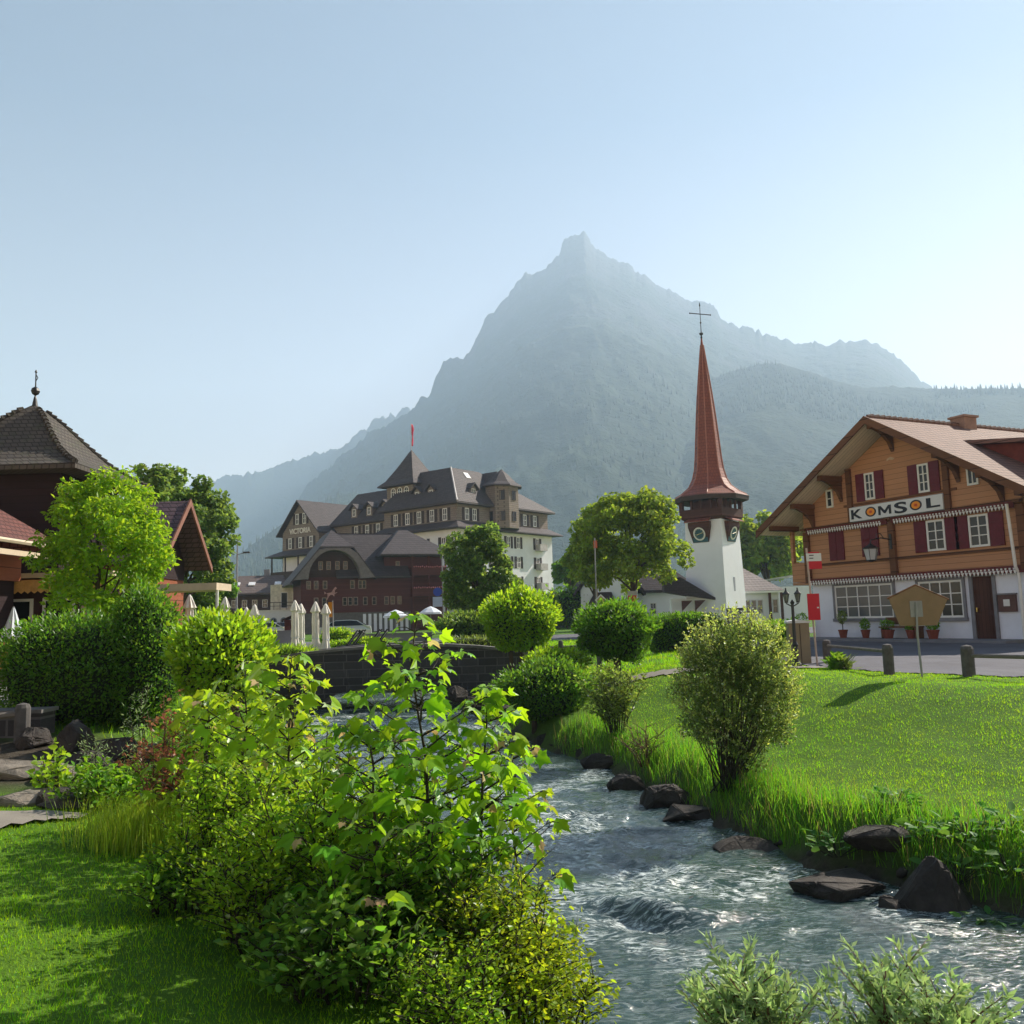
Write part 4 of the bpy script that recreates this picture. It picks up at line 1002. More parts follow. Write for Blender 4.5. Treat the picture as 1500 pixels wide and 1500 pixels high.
# ------------------------------------------------------------------ far chalet and white annex beyond the umbrellas
fo_ = at_y(330, 905, 125)
fch = thing('chalet', 'far brown timber chalet with roof lights, left of the dark red inn', 'house', (fo_[0], 125, 0), 8)
FW = (412 - 330) / 1300 * 125
MB().box(0, FW, 0, 9, -.4, 5.8).build('timber_wall', wood('far_brown', (.07, .038, .028), .3, .3), fch)
T_far = tiles('far_brown_roof', (.17, .13, .12), (.13, .10, .095), .5, .3, 's', .8)
hip(-1.4, FW + 1.2, -1.6, 11, 5.6, 1.2, FW - .5, 4, 5, 8.3, .25).build('roof', T_far, fch)
rl = MB()
for x in (.9, 3.0, 6.6): rl.prism([(x, .6, 6.72), (x + .9, .6, 6.72), (x + .9, 1.5, 7.16), (x, 1.5, 7.16)], (0, -.03, .12))
rl.build('roof_light', plain('roof_light_metal', (.75, .76, .78), .25), fch)
MB().box(4.7, 5.5, 4, 4.8, 7.9, 9.2).build('chimney', P_grey, fch)
fw_ = make_window(fch, 1.2, 0, 3.6, 0, .7, 1.1, 2, 2, M_wframe, glz=M_dglass)
for x in (2.6, 4.0, 5.4, 6.8): again(fw_, fch, x, 0, 3.6)
for x in (1.2, 2.6, 4.0, 5.4): again(fw_, fch, x, 0, .9)
MB().box(-.3, FW + .2, -1.2, 0, 2.4, 3.3).build('balcony', W_dk, fch)
ao = at_y(376, 912, 104)
anx = thing('annex', 'low bluish white arcaded building with arched windows and railed terrace on top', 'building', (ao[0], 104, 0), 12)
AW = (446 - 376) / 1300 * 104
MB().box(0, AW, 0, 6, -.4, 2.75).build('wall', plain('annex_white', (.74, .77, .83), .9, .05), anx)
MB().box(-.15, AW + .15, -.15, 6, 2.75, 2.88).build('cornice', M_wframe, anx)
w_ = arch_window(anx, .75, 0, .5, 0, .75, 1.5, plain('blue_frame', (.2, .25, .32)), M_dglass)
for x in (1.9, 3.05): again(w_, anx, x, 0, .5)
rl = MB()
for x in np.arange(1.2, AW, .7): rl.box(x, x + .06, 0, .06, 2.88, 3.7)
rl.box(1.2, AW, 0, .06, 3.7, 3.78); rl.box(1.2, AW, .005, .055, 3.3, 3.36); rl.build('railing', M_eave, anx)
MB().box(1.4, AW, 2.5, 6, 2.89, 5.9).build('upper_wall', plain('annex_cream', (.62, .58, .45)), anx)
w2_ = make_window(anx, 3.0, 2.5, 3.1, 0, .8, 1.9, 1, 1, M_wframe, glz=M_dglass); again(w2_, anx, 4.4, 2.5, 3.1)
# dark garden pavilion with plants on its flat roof, between hotel and church
go_ = at_y(812, 905, 92)
gp = thing('garden_pavilion', 'low dark glazed pavilion with a white edged flat roof between the hotel and the church', 'pavilion', (go_[0], 92, 0), 0)
MB().box(0, 4.8, 0, 5, -.3, 2.7).build('wall', plain('pavilion_green_black', (.03, .045, .038), .4, .4, 2), gp)
MB().box(-.2, 4.9, -.3, 5.2, 2.85, 2.95).build('roof_edge', M_wframe, gp); MB().box(-.15, 4.85, -.25, 5.15, 2.7, 2.84).build('roof', M_eave, gp)
rp = MB()
for k in range(60): rp.lathe([(.02, 0), (.18, .12), (.1, .3), (.01, .4)], 5, (rnd.uniform(-.1, 4.8), rnd.uniform(-.1, 1), 2.93))
rp.build('roof_planting', plain('dry_planting', (.10, .08, .05), .9, .5), gp)
make_window(gp, 2.6, 0, .4, 0, .9, 1.4, 2, 1, M_wframe, glz=gl2)
# building edge behind the church on the right, pale roof
bo = at_y(1128, 905, 95)
bh = thing('house', 'low house with a pale metal roof between the church wing and the orange chalet', 'house', (bo[0], 95, 0), -10)
MB().box(0, 4.2, 0, 6, -.3, 3.6).build('wall', P_church, bh)
MB().prism([(-1.0, -.6, 4.3), (3.9, -.6, 5.0), (3.9, -.6, 4.85), (-1.0, -.6, 4.15)][::-1], (0, 7, 0)).build('roof', plain('pale_roof', (.4, .42, .42), .4), bh)

# ================================================================== PLANTS
TPL = {
 'oval': ([(0, 0, 0), (.24, .3, .06), (.2, .68, .05), (0, 1, -.04), (-.2, .68, .05), (-.24, .3, .06)], [(0, 1, 2, 3), (0, 3, 4, 5)]),
 'quad': ([(0, 0, 0), (.34, .45, .05), (0, 1, -.03), (-.34, .45, .05)], [(0, 1, 2, 3)]),
 'narrow': ([(0, 0, 0), (.10, .4, .03), (0, 1, -.05), (-.10, .4, .03)], [(0, 1, 2, 3)]),
 'wide_narrow': ([(0, 0, 0), (.15, .45, .03), (0, 1, -.05), (-.15, .45, .03)], [(0, 1, 2, 3)]),
 'maple': ([(0, 0, 0), (.20, -.10, .02), (.50, .0, -.12), (.40, .16, .0), (.66, .42, -.20), (.40, .42, -.02), (.24, .52, .04), (.20, .74, -.05), (.08, .78, -.03), (0, 1.05, -.24),
            (-.08, .78, -.03), (-.20, .74, -.05), (-.24, .52, .04), (-.40, .42, -.02), (-.66, .42, -.20), (-.40, .16, .0), (-.50, .0, -.12), (-.20, -.10, .02)],
           [(0, 1, 2, 3, 4, 5, 6, 7, 8, 9), (0, 9, 10, 11, 12, 13, 14, 15, 16, 17)]),
 'clump': ([(0, 0, 0), (.45, .2, .1), (.28, .75, .0), (-.1, 1, .08), (-.42, .6, -.06), (-.3, .15, .1)], [(0, 1, 2), (0, 2, 3), (0, 3, 4, 5)]),
}
def norm(a): return a / (np.linalg.norm(a, axis=-1, keepdims=True) + 1e-9)
def leaves(name, P, D, N, L, tpl, mat, parent):
    """one mesh of many separate leaves: P base, D direction, N upper side, L length"""
    v, f = TPL[tpl]; v = np.array(v); D = norm(D); N = norm(N - D * (N * D).sum(1, keepdims=True)); X = np.cross(D, N)
    L = np.asarray(L)[:, None, None]
    V = P[:, None, :] + L * (v[None, :, 0:1] * X[:, None, :] + v[None, :, 1:2] * D[:, None, :] + v[None, :, 2:3] * N[:, None, :])
    n, k = len(P), len(v); base = (np.arange(n) * k)[:, None]
    cnt = np.tile([len(x) for x in f], n); fl = np.concatenate([np.array(x) for x in f])
    idx = (base + fl[None]).ravel()
    return bulk(name, V.reshape(-1, 3), cnt, idx, mat, parent)
def rdir(n, rs): return norm(rs.normal(size=(n, 3)))
L_lime = leafmat('leaf_lime', (.080, .145, .010), (.25, .37, .012), .35)
L_green = leafmat('leaf_green', (.058, .125, .012), (.16, .29, .010), .4)
L_dark = leafmat('leaf_dark', (.045, .098, .014), (.11, .21, .012), .4)
L_far = leafmat('leaf_far', (.055, .095, .025), (.15, .22, .028), .4)
L_farw = leafmat('leaf_far_warm', (.075, .115, .016), (.22, .29, .02), .35)
L_hedge = leafmat('leaf_hedge', (.038, .088, .012), (.10, .20, .010), .4)
L_maple = leafmat('leaf_sycamore', (.06, .14, .010), (.25, .42, .008), .35, .5)
L_maple2 = leafmat('leaf_sycamore_young', (.09, .16, .012), (.32, .44, .015), .3, .5)
L_pink = leafmat('leaf_pinkish_tip', (.30, .22, .12), (.35, .25, .1), .25, .4)
L_willow = leafmat('leaf_willow', (.17, .23, .12), (.18, .26, .07), .35, .4, .015)
L_bank = leafmat('leaf_bank_bush', (.075, .105, .025), (.17, .23, .03), .4, .45)
L_yel = leafmat('leaf_yellowgreen', (.11, .16, .010), (.30, .36, .010), .38)
L_brown = leafmat('leaf_brown', (.16, .065, .035), (.16, .06, .03), .4)
M_bark = plain('bark', (.085, .065, .05), .9, .4, 8, .1, stretch=(1, 1, .3))
M_stem = plain('dark_stem', (.035, .03, .022), .8, .3, 9)
M_twig = plain('brown_twig', (.12, .06, .04), .85, .4, 9)
def crown(root, c, rad, n, leaf, tpl, mat, seed, clumps=40, cr=.33, flat=.0, low=-.85, name='foliage', shell=.55, sun_up=.6, wob=(.66, .64)):
    """a crown made of many clumps of leaves spread through an uneven volume; returns clump centres"""
    rs = np.random.RandomState(seed); rad = np.array(rad, float); c = np.array(c, float)
    d = rdir(clumps * 3, rs); d = d[d[:, 2] > low][:clumps]
    r = shell + (1 - shell) * rs.uniform(0, 1, len(d)) ** .6
    r = r * (wob[0] + wob[1] * fbm(d[:, 0] * 2 + seed, d[:, 2] * 2 + d[:, 1], 3, seed))
    CC = c + d * r[:, None] * rad
    sz = cr * rs.uniform(.55, 1.25, len(CC)) * rad.mean()
    w = sz ** 2; k = rs.choice(len(CC), n, p=w / w.sum())
    dd = rdir(n, rs); rr = rs.uniform(0.25, 1, n) ** .5
    P = CC[k] + dd * (rr * sz[k])[:, None] * np.array([1, 1, .72])
    out = norm(P - c)
    N = norm(dd * .5 + out * .4 + np.array([0, 0, sun_up]) + rs.normal(size=(n, 3)) * .45)
    D = norm(rs.normal(size=(n, 3)) + dd * .6 + np.array([0, 0, -.35]))
    leaves(name, P, D, N, leaf * rs.uniform(.6, 1.3, n), tpl, mat, root)
    return CC
def limbs(root, base, top, tr, CC, seed, m=None, name='trunk', n_lim=14, mat=None):
    rs = np.random.RandomState(seed); b = MB(); base = np.array(base, float); top = np.array(top, float)
    pts = [base + (top - base) * t + np.array([rs.normal() * .02, rs.normal() * .02, 0]) * np.linalg.norm(top - base) for t in (0, .35, .7, 1)]
    pts[0] = base
    b.tube(pts, [tr * 1.25, tr, tr * .8, tr * .5], 8)
    o = b.build(name, mat or M_bark, root, True)
    l = MB(); sel = rs.choice(len(CC), min(n_lim, len(CC)), replace=False)
    for i in sel:
        t = rs.uniform(.45, 1.0); s = base + (top - base) * t; e = CC[i]; mid = (s + e) / 2 + np.array([0, 0, .12 * np.linalg.norm(e - s)])
        l.tube([s, mid, e], [tr * .45, tr * .28, tr * .08], 5)
    l.build('limbs', mat or M_bark, root, True)
def tree(name, label, cat, pc, depth, rad, ground=0., leaf=.2, n=9000, tpl='clump', mat=None, seed=1, tr=.14, clumps=60, cr=.3, base_px=None, group=None, low=-.75, sun_up=.6, shell=.5, ry=None, wob=(.66, .64)):
    """pc: photo pixel of the crown's middle; rad: (half width, half height) in metres"""
    c = at_y(pc[0], pc[1], depth); bx = at_y(base_px, pc[1], depth)[0] if base_px else c[0]
    t = thing(name, label, cat, (bx, depth, ground), 0, group)
    cl = (c[0] - bx, 0, c[2] - ground)
    CC = crown(t, cl, (rad[0], ry or rad[0] * .9, rad[1]), n, leaf, tpl, mat or L_far, seed, clumps, cr, low=low, sun_up=sun_up, shell=shell, wob=wob)
    limbs(t, (0, 0, -.1), (cl[0] * .8, 0, cl[2] - rad[1] * .1), tr, CC, seed)
    return t
def hedge(name, label, cat, pc, depth, rad, ground, leaf, n, mat, seed, power=3.0, tpl='oval', core=L_dark, trunk=None, group=None, rough=.10, cone=0., spike=.22):
    """clipped shrub: leaves over a rounded box round an added solid dark core"""
    rs = np.random.RandomState(seed); c = at_y(*pc, depth); t = thing(name, label, cat, (c[0], depth, ground), 0, group)
    rx, ry, rz = rad; cz = c[2] - ground
    def surf(d, k):
        s = (np.abs(d) ** power).sum(1) ** (-1 / power)
        q = d * s[:, None]
        wig = 1 + rough * 2.4 * (fbm(q[:, 0] * 2.2 + seed, q[:, 2] * 2.6 + q[:, 1] * 2, 4, seed) - .5)
        q = q * wig[:, None] * k
        if cone: q[:, :2] *= (1 - cone * np.clip(q[:, 2:3], -.3, 1))
        return q * np.array([rx, ry, rz])
    d = rdir(n, rs); k = 1 - .16 * rs.uniform(0, 1, n) ** 2
    P = surf(d, k[:, None]) + np.array([0, 0, cz])
    N = norm(d / np.array([rx, ry, rz]) * .8 + rs.normal(size=(n, 3)) * .5 + np.array([0, 0, .3])); D = norm(rs.normal(size=(n, 3)) + d * .5)
    P -= D * leaf * .4
    leaves('foliage', P, D, N, leaf * rs.uniform(.6, 1.3, n), tpl, mat, t)
    # sprigs that stick out
    m = n // 5; d = rdir(m, rs); d[:, 2] = np.abs(d[:, 2]) * .8 + d[:, 2] * .2; P = surf(norm(d), 1.0 + (rs.uniform(0, 1, m) ** 2 * spike)[:, None]) + np.array([0, 0, cz])
    leaves('foliage', P, norm(d + rs.normal(size=(m, 3)) * .5 + np.array([0, 0, .5])), rdir(m, rs), leaf * rs.uniform(.8, 1.5, m), tpl, mat, t)
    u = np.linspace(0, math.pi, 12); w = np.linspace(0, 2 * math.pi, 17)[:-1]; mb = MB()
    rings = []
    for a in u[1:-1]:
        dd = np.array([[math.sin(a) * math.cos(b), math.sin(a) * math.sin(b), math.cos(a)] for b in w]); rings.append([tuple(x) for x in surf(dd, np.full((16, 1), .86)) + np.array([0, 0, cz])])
    mb.grid(rings[::-1], True, True); mb.build('inner_core', plain('inner_dark_core', (.012, .022, .008), .95, .3, 20), t, True)  # added solid core, coloured near black, keeps the leaf shell opaque
    b = MB(); th = trunk or .06
    for kx in ((-.3, .35, 0) if not trunk else (0,)): b.tube([(rx * kx, 0, -.15), (rx * kx, 0, cz - rz * .5)], [th * 1.2, th], 7)
    b.build('trunk', M_bark, t, True); return t
def twiggy(name, label, cat, base, paths, leafgap, leaf, tpl, mat, seed, droop=.0, stem_r=.012, out=.6, stem_mat=None, group=None, tips=None, spreadleaf=.03, up=.6, start=.2):
    """shrub from explicit stems (lists of points relative to base); leaves set along them"""
    rs = np.random.RandomState(seed); t = thing(name, label, cat, tuple(base), 0, group); b = MB(); PP = []; DD = []
    for pts, r in paths:
        pts = [np.array(p, float) for p in pts]; b.tube(pts, np.linspace(r, r * .25, len(pts)), 5)
        seg = [np.linalg.norm(q - p) for p, q in zip(pts[:-1], pts[1:])]; T = sum(seg); s = T * start if r > stem_r * .8 else T * .12
        while s < T:
            a = s
            for i, l_ in enumerate(seg):
                if a <= l_: break
                a -= l_
            p = pts[i] + (pts[i + 1] - pts[i]) * min(1, a / (l_ + 1e-9)); ax = norm(pts[i + 1] - pts[i])
            q = rs.uniform(0, 6.28); side = np.array([math.cos(q), math.sin(q), rs.uniform(-.2, .5)])
            for sg in (1, -1):
                PP.append(p + rs.normal(size=3) * spreadleaf); DD.append(norm(side * sg * out + ax * .5 + np.array([0, 0, -droop]) + rs.normal(size=3) * .25))
            s += leafgap * rs.uniform(.6, 1.4)
    b.build('stems', stem_mat or M_stem, t, True)
    P = np.array(PP); D = np.array(DD); n = len(P)
    N = norm(np.array([0, 0, up]) + rs.normal(size=(n, 3)) * .5 + D * .2)
    leaves('foliage', P, D, N, leaf * rs.uniform(.55, 1.25, n), tpl, mat, t); return t
def bush_paths(rs, n, h, spread, base_r=.15, r=.012, sub=4, sublen=.35, lean=(0, 0), up=.25, h_var=.35):
    out = []
    for i in range(n):
        q = rs.uniform(0, 6.283); a = math.sqrt(rs.uniform(0, 1)); b0 = np.array([math.cos(q), math.sin(q), 0]) * base_r * a
        hh = h * (1 - h_var * rs.uniform(0, 1) - .25 * a); tip = np.array([math.cos(q) * spread * a + lean[0], math.sin(q) * spread * a + lean[1], hh])
        pts = [b0 + (tip - b0) * t_ * np.array([t_ ** .4 if t_ else 0, t_ ** .4 if t_ else 0, 1]) + rs.normal(size=3) * .02 * h * (t_ > 0) for t_ in (0, .25, .5, .75, 1)]
        out.append((pts, r))
        for k in range(sub):
            t_ = rs.uniform(.25, .95); j = min(3, int(t_ * 4)); s = pts[j] + (pts[j + 1] - pts[j]) * (t_ * 4 - j)
            q2 = rs.uniform(0, 6.283); l_ = sublen * rs.uniform(.5, 1.2) * (1.15 - .5 * t_)
            e = s + np.array([math.cos(q2) * l_, math.sin(q2) * l_, l_ * (up + rs.uniform(0, .6))])
            out.append(([s, (s + e) / 2 + np.array([0, 0, .06 * l_]), e], r * .5))
    return out

# ---- trees, from far to near
tree('broadleaf_tree', 'far tree showing between the church wing and the eaves of the orange chalet', 'tree', (1122, 808), 105, (4.4, 4.2), 0, .55, 9000, 'clump', L_farw, 101, .25, 60)
tree('broadleaf_tree', 'pale bushy tree peeping out to the left behind the round tree by the church', 'tree', (868, 812), 64, (1.6, 2.6), 0, .3, 6000, 'clump', L_farw, 102, .15, 40)
tree('broadleaf_tree', 'round crowned green tree in front of the church nave', 'tree', (928, 800), 52, (3.3, 3.4), 0, .19, 24000, 'clump', L_farw, 103, .16, 150, .2, base_px=925)
tree('broadleaf_tree', 'slender grey green tree in front of the white hotel facade', 'tree', (700, 845), 46, (1.75, 2.9), 0, .17, 17000, 'clump', L_far, 104, .13, 120, .22, low=-.9)
tree('broadleaf_tree', 'large loose dark tree rising behind the plum gable of the restaurant', 'tree', (268, 790), 44, (2.55, 3.3), 0, .2, 20000, 'clump', L_far, 105, .2, 130, .21)
tree('broadleaf_tree', 'low dark tree between the restaurant and the far brown chalet', 'tree', (298, 868), 48, (1.3, 1.6), 0, .24, 5000, 'clump', L_dark, 106, .1, 30, .35)
tree('broadleaf_tree', 'thin topped tree whose tip shows beside the mossy pointed roof', 'tree', (222, 745), 40, (1.0, 2.2), 0, .2, 3500, 'clump', L_far, 107, .1, 30, .3)
tree('young_maple_tree', 'young yellow green maple with loose lit crown in front of the dark restaurant', 'tree', (150, 810), 17.5, (1.26, 1.50), -.02, .105, 16000, 'oval', L_lime, 108, .05, 150, .2, base_px=142, low=-.9, sun_up=.5, wob=(.75, .5))
tree('hazel_tree', 'small far hazy tree row beside the right end of the hotel', 'tree', (835, 842), 100, (2.0, 1.9), 0, .4, 2500, 'clump', L_dark, 109, .1, 20)

# ---- clipped hedges and shrubs
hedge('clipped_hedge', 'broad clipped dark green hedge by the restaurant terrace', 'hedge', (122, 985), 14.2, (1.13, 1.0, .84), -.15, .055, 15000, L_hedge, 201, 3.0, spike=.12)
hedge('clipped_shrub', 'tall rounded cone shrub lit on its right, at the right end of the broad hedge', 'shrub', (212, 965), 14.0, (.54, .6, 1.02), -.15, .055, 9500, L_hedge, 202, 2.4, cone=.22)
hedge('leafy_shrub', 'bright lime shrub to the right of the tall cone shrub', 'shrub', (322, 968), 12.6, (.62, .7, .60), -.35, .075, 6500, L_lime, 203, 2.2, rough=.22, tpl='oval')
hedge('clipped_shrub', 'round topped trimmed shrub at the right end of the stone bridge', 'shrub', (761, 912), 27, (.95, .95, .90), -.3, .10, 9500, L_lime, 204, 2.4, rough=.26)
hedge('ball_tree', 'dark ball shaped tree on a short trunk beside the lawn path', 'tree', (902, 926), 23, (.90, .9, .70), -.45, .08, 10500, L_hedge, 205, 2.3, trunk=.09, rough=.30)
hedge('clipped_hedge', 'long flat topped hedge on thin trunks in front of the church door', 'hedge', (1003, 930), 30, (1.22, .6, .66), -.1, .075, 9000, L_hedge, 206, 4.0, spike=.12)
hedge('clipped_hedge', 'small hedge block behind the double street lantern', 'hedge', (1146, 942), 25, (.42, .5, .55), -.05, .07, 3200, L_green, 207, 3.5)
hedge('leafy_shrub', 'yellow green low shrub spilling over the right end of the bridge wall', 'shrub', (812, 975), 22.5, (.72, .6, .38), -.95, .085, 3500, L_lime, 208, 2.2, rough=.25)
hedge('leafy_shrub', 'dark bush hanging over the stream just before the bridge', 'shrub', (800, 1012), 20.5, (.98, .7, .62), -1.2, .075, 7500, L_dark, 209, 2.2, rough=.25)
rs = np.random.RandomState(5)
def gbase(px, py, yd):
    p = at_y(px, py, yd); return np.array([p[0], yd, tz(p[0], yd)])
b = gbase(905, 1080, 17.2)
twiggy('leafy_shrub', 'loose grey green shrub on the far bank left of the round bank bush', 'shrub', b, bush_paths(rs, 26, 1.45, .62, .2, .012, 7, .4), .05, .075, 'oval', L_bank, 210, stem_r=.012)
b = gbase(945, 1110, 15.2)
twiggy('bare_shrub', 'sparse dark twiggy shrub leaning over the bank rocks', 'shrub', b, bush_paths(rs, 9, .85, .5, .08, .014, 7, .35), .16, .045, 'oval', L_bank, 211, stem_r=.014, stem_mat=M_twig)
# round bush on the right bank: many upright stems from one foot, light showing through the lower part
bb_p = ground_at(1068, 1150)
t = thing('bank_bush', 'round many stemmed bush with sunlit rim standing on the grassy bank of the stream', 'shrub', tuple(bb_p))
c0 = at_y(1080, 1015, bb_p[1]) - bb_p
CC = crown(t, (c0[0], 0, c0[2] + .04), (.78, .72, .98), 30000, .044, 'oval', leafmat('leaf_bank_shaded', (.050, .078, .022), (.13, .18, .03), .4, .5), 212, 170, .24, wob=(.84, .3), shell=.40, low=-.97, sun_up=.3)  # crown leaves coloured darker to put in the shade inside the bush
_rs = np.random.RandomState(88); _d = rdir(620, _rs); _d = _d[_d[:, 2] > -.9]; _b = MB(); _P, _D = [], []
for _q in _d:   # shoots standing out all round the rim; pale leaf colour paints its sunlit edge
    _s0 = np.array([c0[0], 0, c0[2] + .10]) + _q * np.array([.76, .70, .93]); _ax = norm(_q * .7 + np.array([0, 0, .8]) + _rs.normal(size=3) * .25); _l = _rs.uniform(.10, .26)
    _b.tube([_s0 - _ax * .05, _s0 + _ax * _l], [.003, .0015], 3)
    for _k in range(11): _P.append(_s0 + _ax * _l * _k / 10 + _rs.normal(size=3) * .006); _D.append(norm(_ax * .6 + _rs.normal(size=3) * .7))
_b.build('shoots', M_twig, t); _P = np.array(_P); leaves('young_or_lit_leaves', _P, np.array(_D), rdir(len(_P), _rs), _rs.uniform(.025, .05, len(_P)), 'oval', leafmat('leaf_bank_rim_lit', (.16, .20, .06), (.34, .40, .07), .3, .8), t)
l = MB()
for i in range(70):
    e = CC[i * 2]; s = np.array([rs.normal() * .11, rs.normal() * .09, -.08]); l.tube([s, s + (e - s) * np.array([.3, .3, .22]), s + (e - s) * np.array([.68, .68, .6]), e], [.010, .009, .006, .003], 5)
l.build('stems', M_stem, t, True)

# ---- the foreground thicket on the near bank
A0 = gbase(640, 1400, 5.7); 
def sycamore(name, label, base, top, nodes, blen, leaf, mat, seed, extra=None, group=None, lean=.0, pair=3):
    """sapling: upright stem, opposite side shoots that carry large lobed leaves on stalks"""
    rs = np.random.RandomState(seed); t = thing(name, label, 'sapling', tuple(base), 0, group); b = MB(); P, D = [], []
    H = top - base; mids = [H * t_ + np.array([rs.normal(), rs.normal(), 0]) * .02 * t_ for t_ in np.linspace(0, 1, 8)]; mids[0] = H * 0 - np.array([0, 0, .1])
    b.tube(mids, np.linspace(.016, .004, 8), 6)
    def petal(p, ax, q, l_, big):
        d = np.array([math.cos(q), math.sin(q), .25]); e = p + d * l_ ; b.tube([p, (p + e) / 2 + np.array([0, 0, l_ * .12]), e], [.0035, .003, .002], 4)
        P.append(e); D.append(norm(d * np.array([1, 1, 0]) + np.array([0, 0, -.45 + rs.normal() * .25]))); return big
    S_ = []
    for k in range(nodes):
        t_ = .22 + .78 * (k / (nodes - 1)) ** .9; p = H * t_; q0 = k * 1.57 + rs.normal() * .3
        ln_ = blen(t_)
        for s in range(2):
            q = q0 + s * math.pi + rs.normal() * .3
            if ln_ > .12:
                e = p + np.array([math.cos(q) * ln_, math.sin(q) * ln_, ln_ * rs.uniform(.25, .7)]); b.tube([p, (p + e) / 2 + np.array([0, 0, -.03 * ln_]), e], [.007, .005, .003], 5)
                m = max(2, int(ln_ / .10))
                for j in range(m):
                    u = (j + 1) / m; pp = p + (e - p) * u
                    for s2 in (1, -1): S_.append(petal(pp, e - p, q + s2 * rs.uniform(.7, 1.7), rs.uniform(.05, .12), 1))
                S_.append(petal(e, e - p, q, .06, 1))
            S_.append(petal(p, H, q + .8, rs.uniform(.06, .14), 1))
    for s in range(4): S_.append(petal(H, H, s * 1.57, .05, .7))
    P = np.array(P); D = np.array(D); n = len(P)
    N = norm(np.array([0, 0, 1.0]) + rs.normal(size=(n, 3)) * .55)
    b.build('stems', M_stem, t, True)
    pk = rs.uniform(0, 1, n) < .06
    leaves('foliage', P[~pk], D[~pk], N[~pk], leaf * rs.uniform(.45, 1.2, (~pk).sum()), 'maple', mat, t)
    if pk.sum(): leaves('young_or_lit_leaves', P[pk], D[pk], N[pk], leaf * .6 * rs.uniform(.6, 1.2, pk.sum()), 'maple', L_pink, t)
    return t
def up_to(base, px, py): p = at_y(px, py, base[1]); return np.array([p[0], base[1], p[2]])
bl = lambda t_: .12 + .62 * math.sin(math.pi * min(1, (1.06 - t_) * 1.05)) ** .8 if t_ < .93 else .06
sycamore('maple_sapling', 'tallest sycamore sapling, its tip rising above the bridge wall in mid picture', A0, up_to(A0, 606, 905), 17, lambda t_: .05 if t_ > .88 else .10 + .60 * (1 - t_) ** .75, .12, L_maple, 301)
A1 = gbase(700, 1400, 5.9)
sycamore('maple_sapling', 'sycamore sapling with pinkish young leaves overhanging the water', A1, up_to(A1, 712, 1010), 13, lambda t_: .08 + .5 * (1 - t_) ** .8, .115, L_maple, 302)
A2 = gbase(560, 1400, 5.3)
sycamore('maple_sapling', 'dense dark leaved sycamore sapling low in the middle of the thicket', A2, up_to(A2, 545, 1075), 12, lambda t_: .08 + .45 * (1 - t_) ** .6, .115, L_maple, 303)
A3 = gbase(420, 1300, 6.9)
sycamore('maple_sapling', 'lime leaved sapling left of centre with big round drooping leaves', A3, up_to(A3, 425, 965), 17, lambda t_: .08 + .45 * (1 - t_) ** .8, .12, L_maple2, 304)
A4 = gbase(350, 1280, 7.4)
sycamore('maple_sapling', 'light green sapling in front of the lime shrub', A4, up_to(A4, 360, 975), 16, lambda t_: .08 + .45 * (1 - t_) ** .8, .12, L_maple2, 305)
A6 = gbase(300, 1260, 7.8)
sycamore('maple_sapling', 'pale lime sapling right beside the reddish dry shrub', A6, up_to(A6, 306, 1020), 14, lambda t_: .08 + .45 * (1 - t_) ** .8, .12, L_maple2, 307)
A5 = gbase(765, 1380, 6.3)
sycamore('maple_sapling', 'short sycamore shoot at the outer right edge of the thicket', A5, up_to(A5, 745, 1080), 10, lambda t_: .08 + .34 * (1 - t_) ** .8, .12, L_maple2, 306)
def thick(name, label, px, py, yd, top, n, spread, gap, leaf, tpl, mat, seed, sub=6, sublen=.35, base_r=.25, hv=.45, **k):
    rs = np.random.RandomState(seed); b = gbase(px, py, yd); h = at_y(px, top, yd)[2] - b[2]
    return twiggy(name, label, 'shrub', b, bush_paths(rs, n, h, spread, base_r, .009, sub, sublen, h_var=hv), gap, leaf, tpl, mat, seed, stem_r=.009, **k)
thick('leafy_shrub', 'fine leaved lime shrub with thin dark upright stems left of the tall sapling', 470, 1380, 6.0, 1000, 32, .5, .036, .05, 'oval', L_lime, 311, 9, .34)
thick('leafy_shrub', 'bright small leaved shrub at the left edge of the thicket', 330, 1380, 6.3, 1090, 32, .40, .034, .044, 'oval', L_lime, 312, 8, .32)
thick('leafy_shrub', 'pale green small leaved shrub spilling towards the near lawn', 390, 1420, 5.7, 1180, 26, .38, .034, .044, 'oval', L_lime, 313, 8, .3)
thick('leafy_shrub', 'mid green shrub filling the middle of the thicket', 540, 1420, 5.6, 1130, 28, .5, .05, .06, 'oval', L_green, 314, 8, .3)
thick('leafy_shrub', 'dark low shrub in the shade at the foot of the saplings', 500, 1470, 5.0, 1290, 28, .5, .045, .07, 'oval', L_dark, 315, 7, .25)
thick('leafy_shrub', 'dark shrub under the overhanging sapling by the water', 650, 1450, 5.5, 1200, 28, .45, .05, .07, 'oval', L_dark, 316, 8, .28)
thick('feathery_shrub', 'yellow green feathery shrub trailing over the water at the bottom', 735, 1500, 5.2, 1230, 38, .36, .024, .034, 'oval', L_yel, 317, 10, .3, droop=.15, hv=.6)
thick('feathery_shrub', 'fine yellowish shrub low at the bottom edge of the thicket', 670, 1500, 4.7, 1370, 22, .28, .026, .032, 'oval', L_lime, 318, 9, .24, droop=.2, hv=.7)
thick('feathery_shrub', 'outermost trailing yellow shrub reaching over the ripples', 790, 1480, 5.6, 1330, 22, .34, .035, .04, 'oval', L_yel, 319, 9, .3, droop=.35)
thick('leafy_shrub', 'shaded green shrub between the tall sapling and the bridge', 590, 1180, 9.0, 1060, 26, .55, .055, .07, 'oval', L_green, 320, 7, .28)
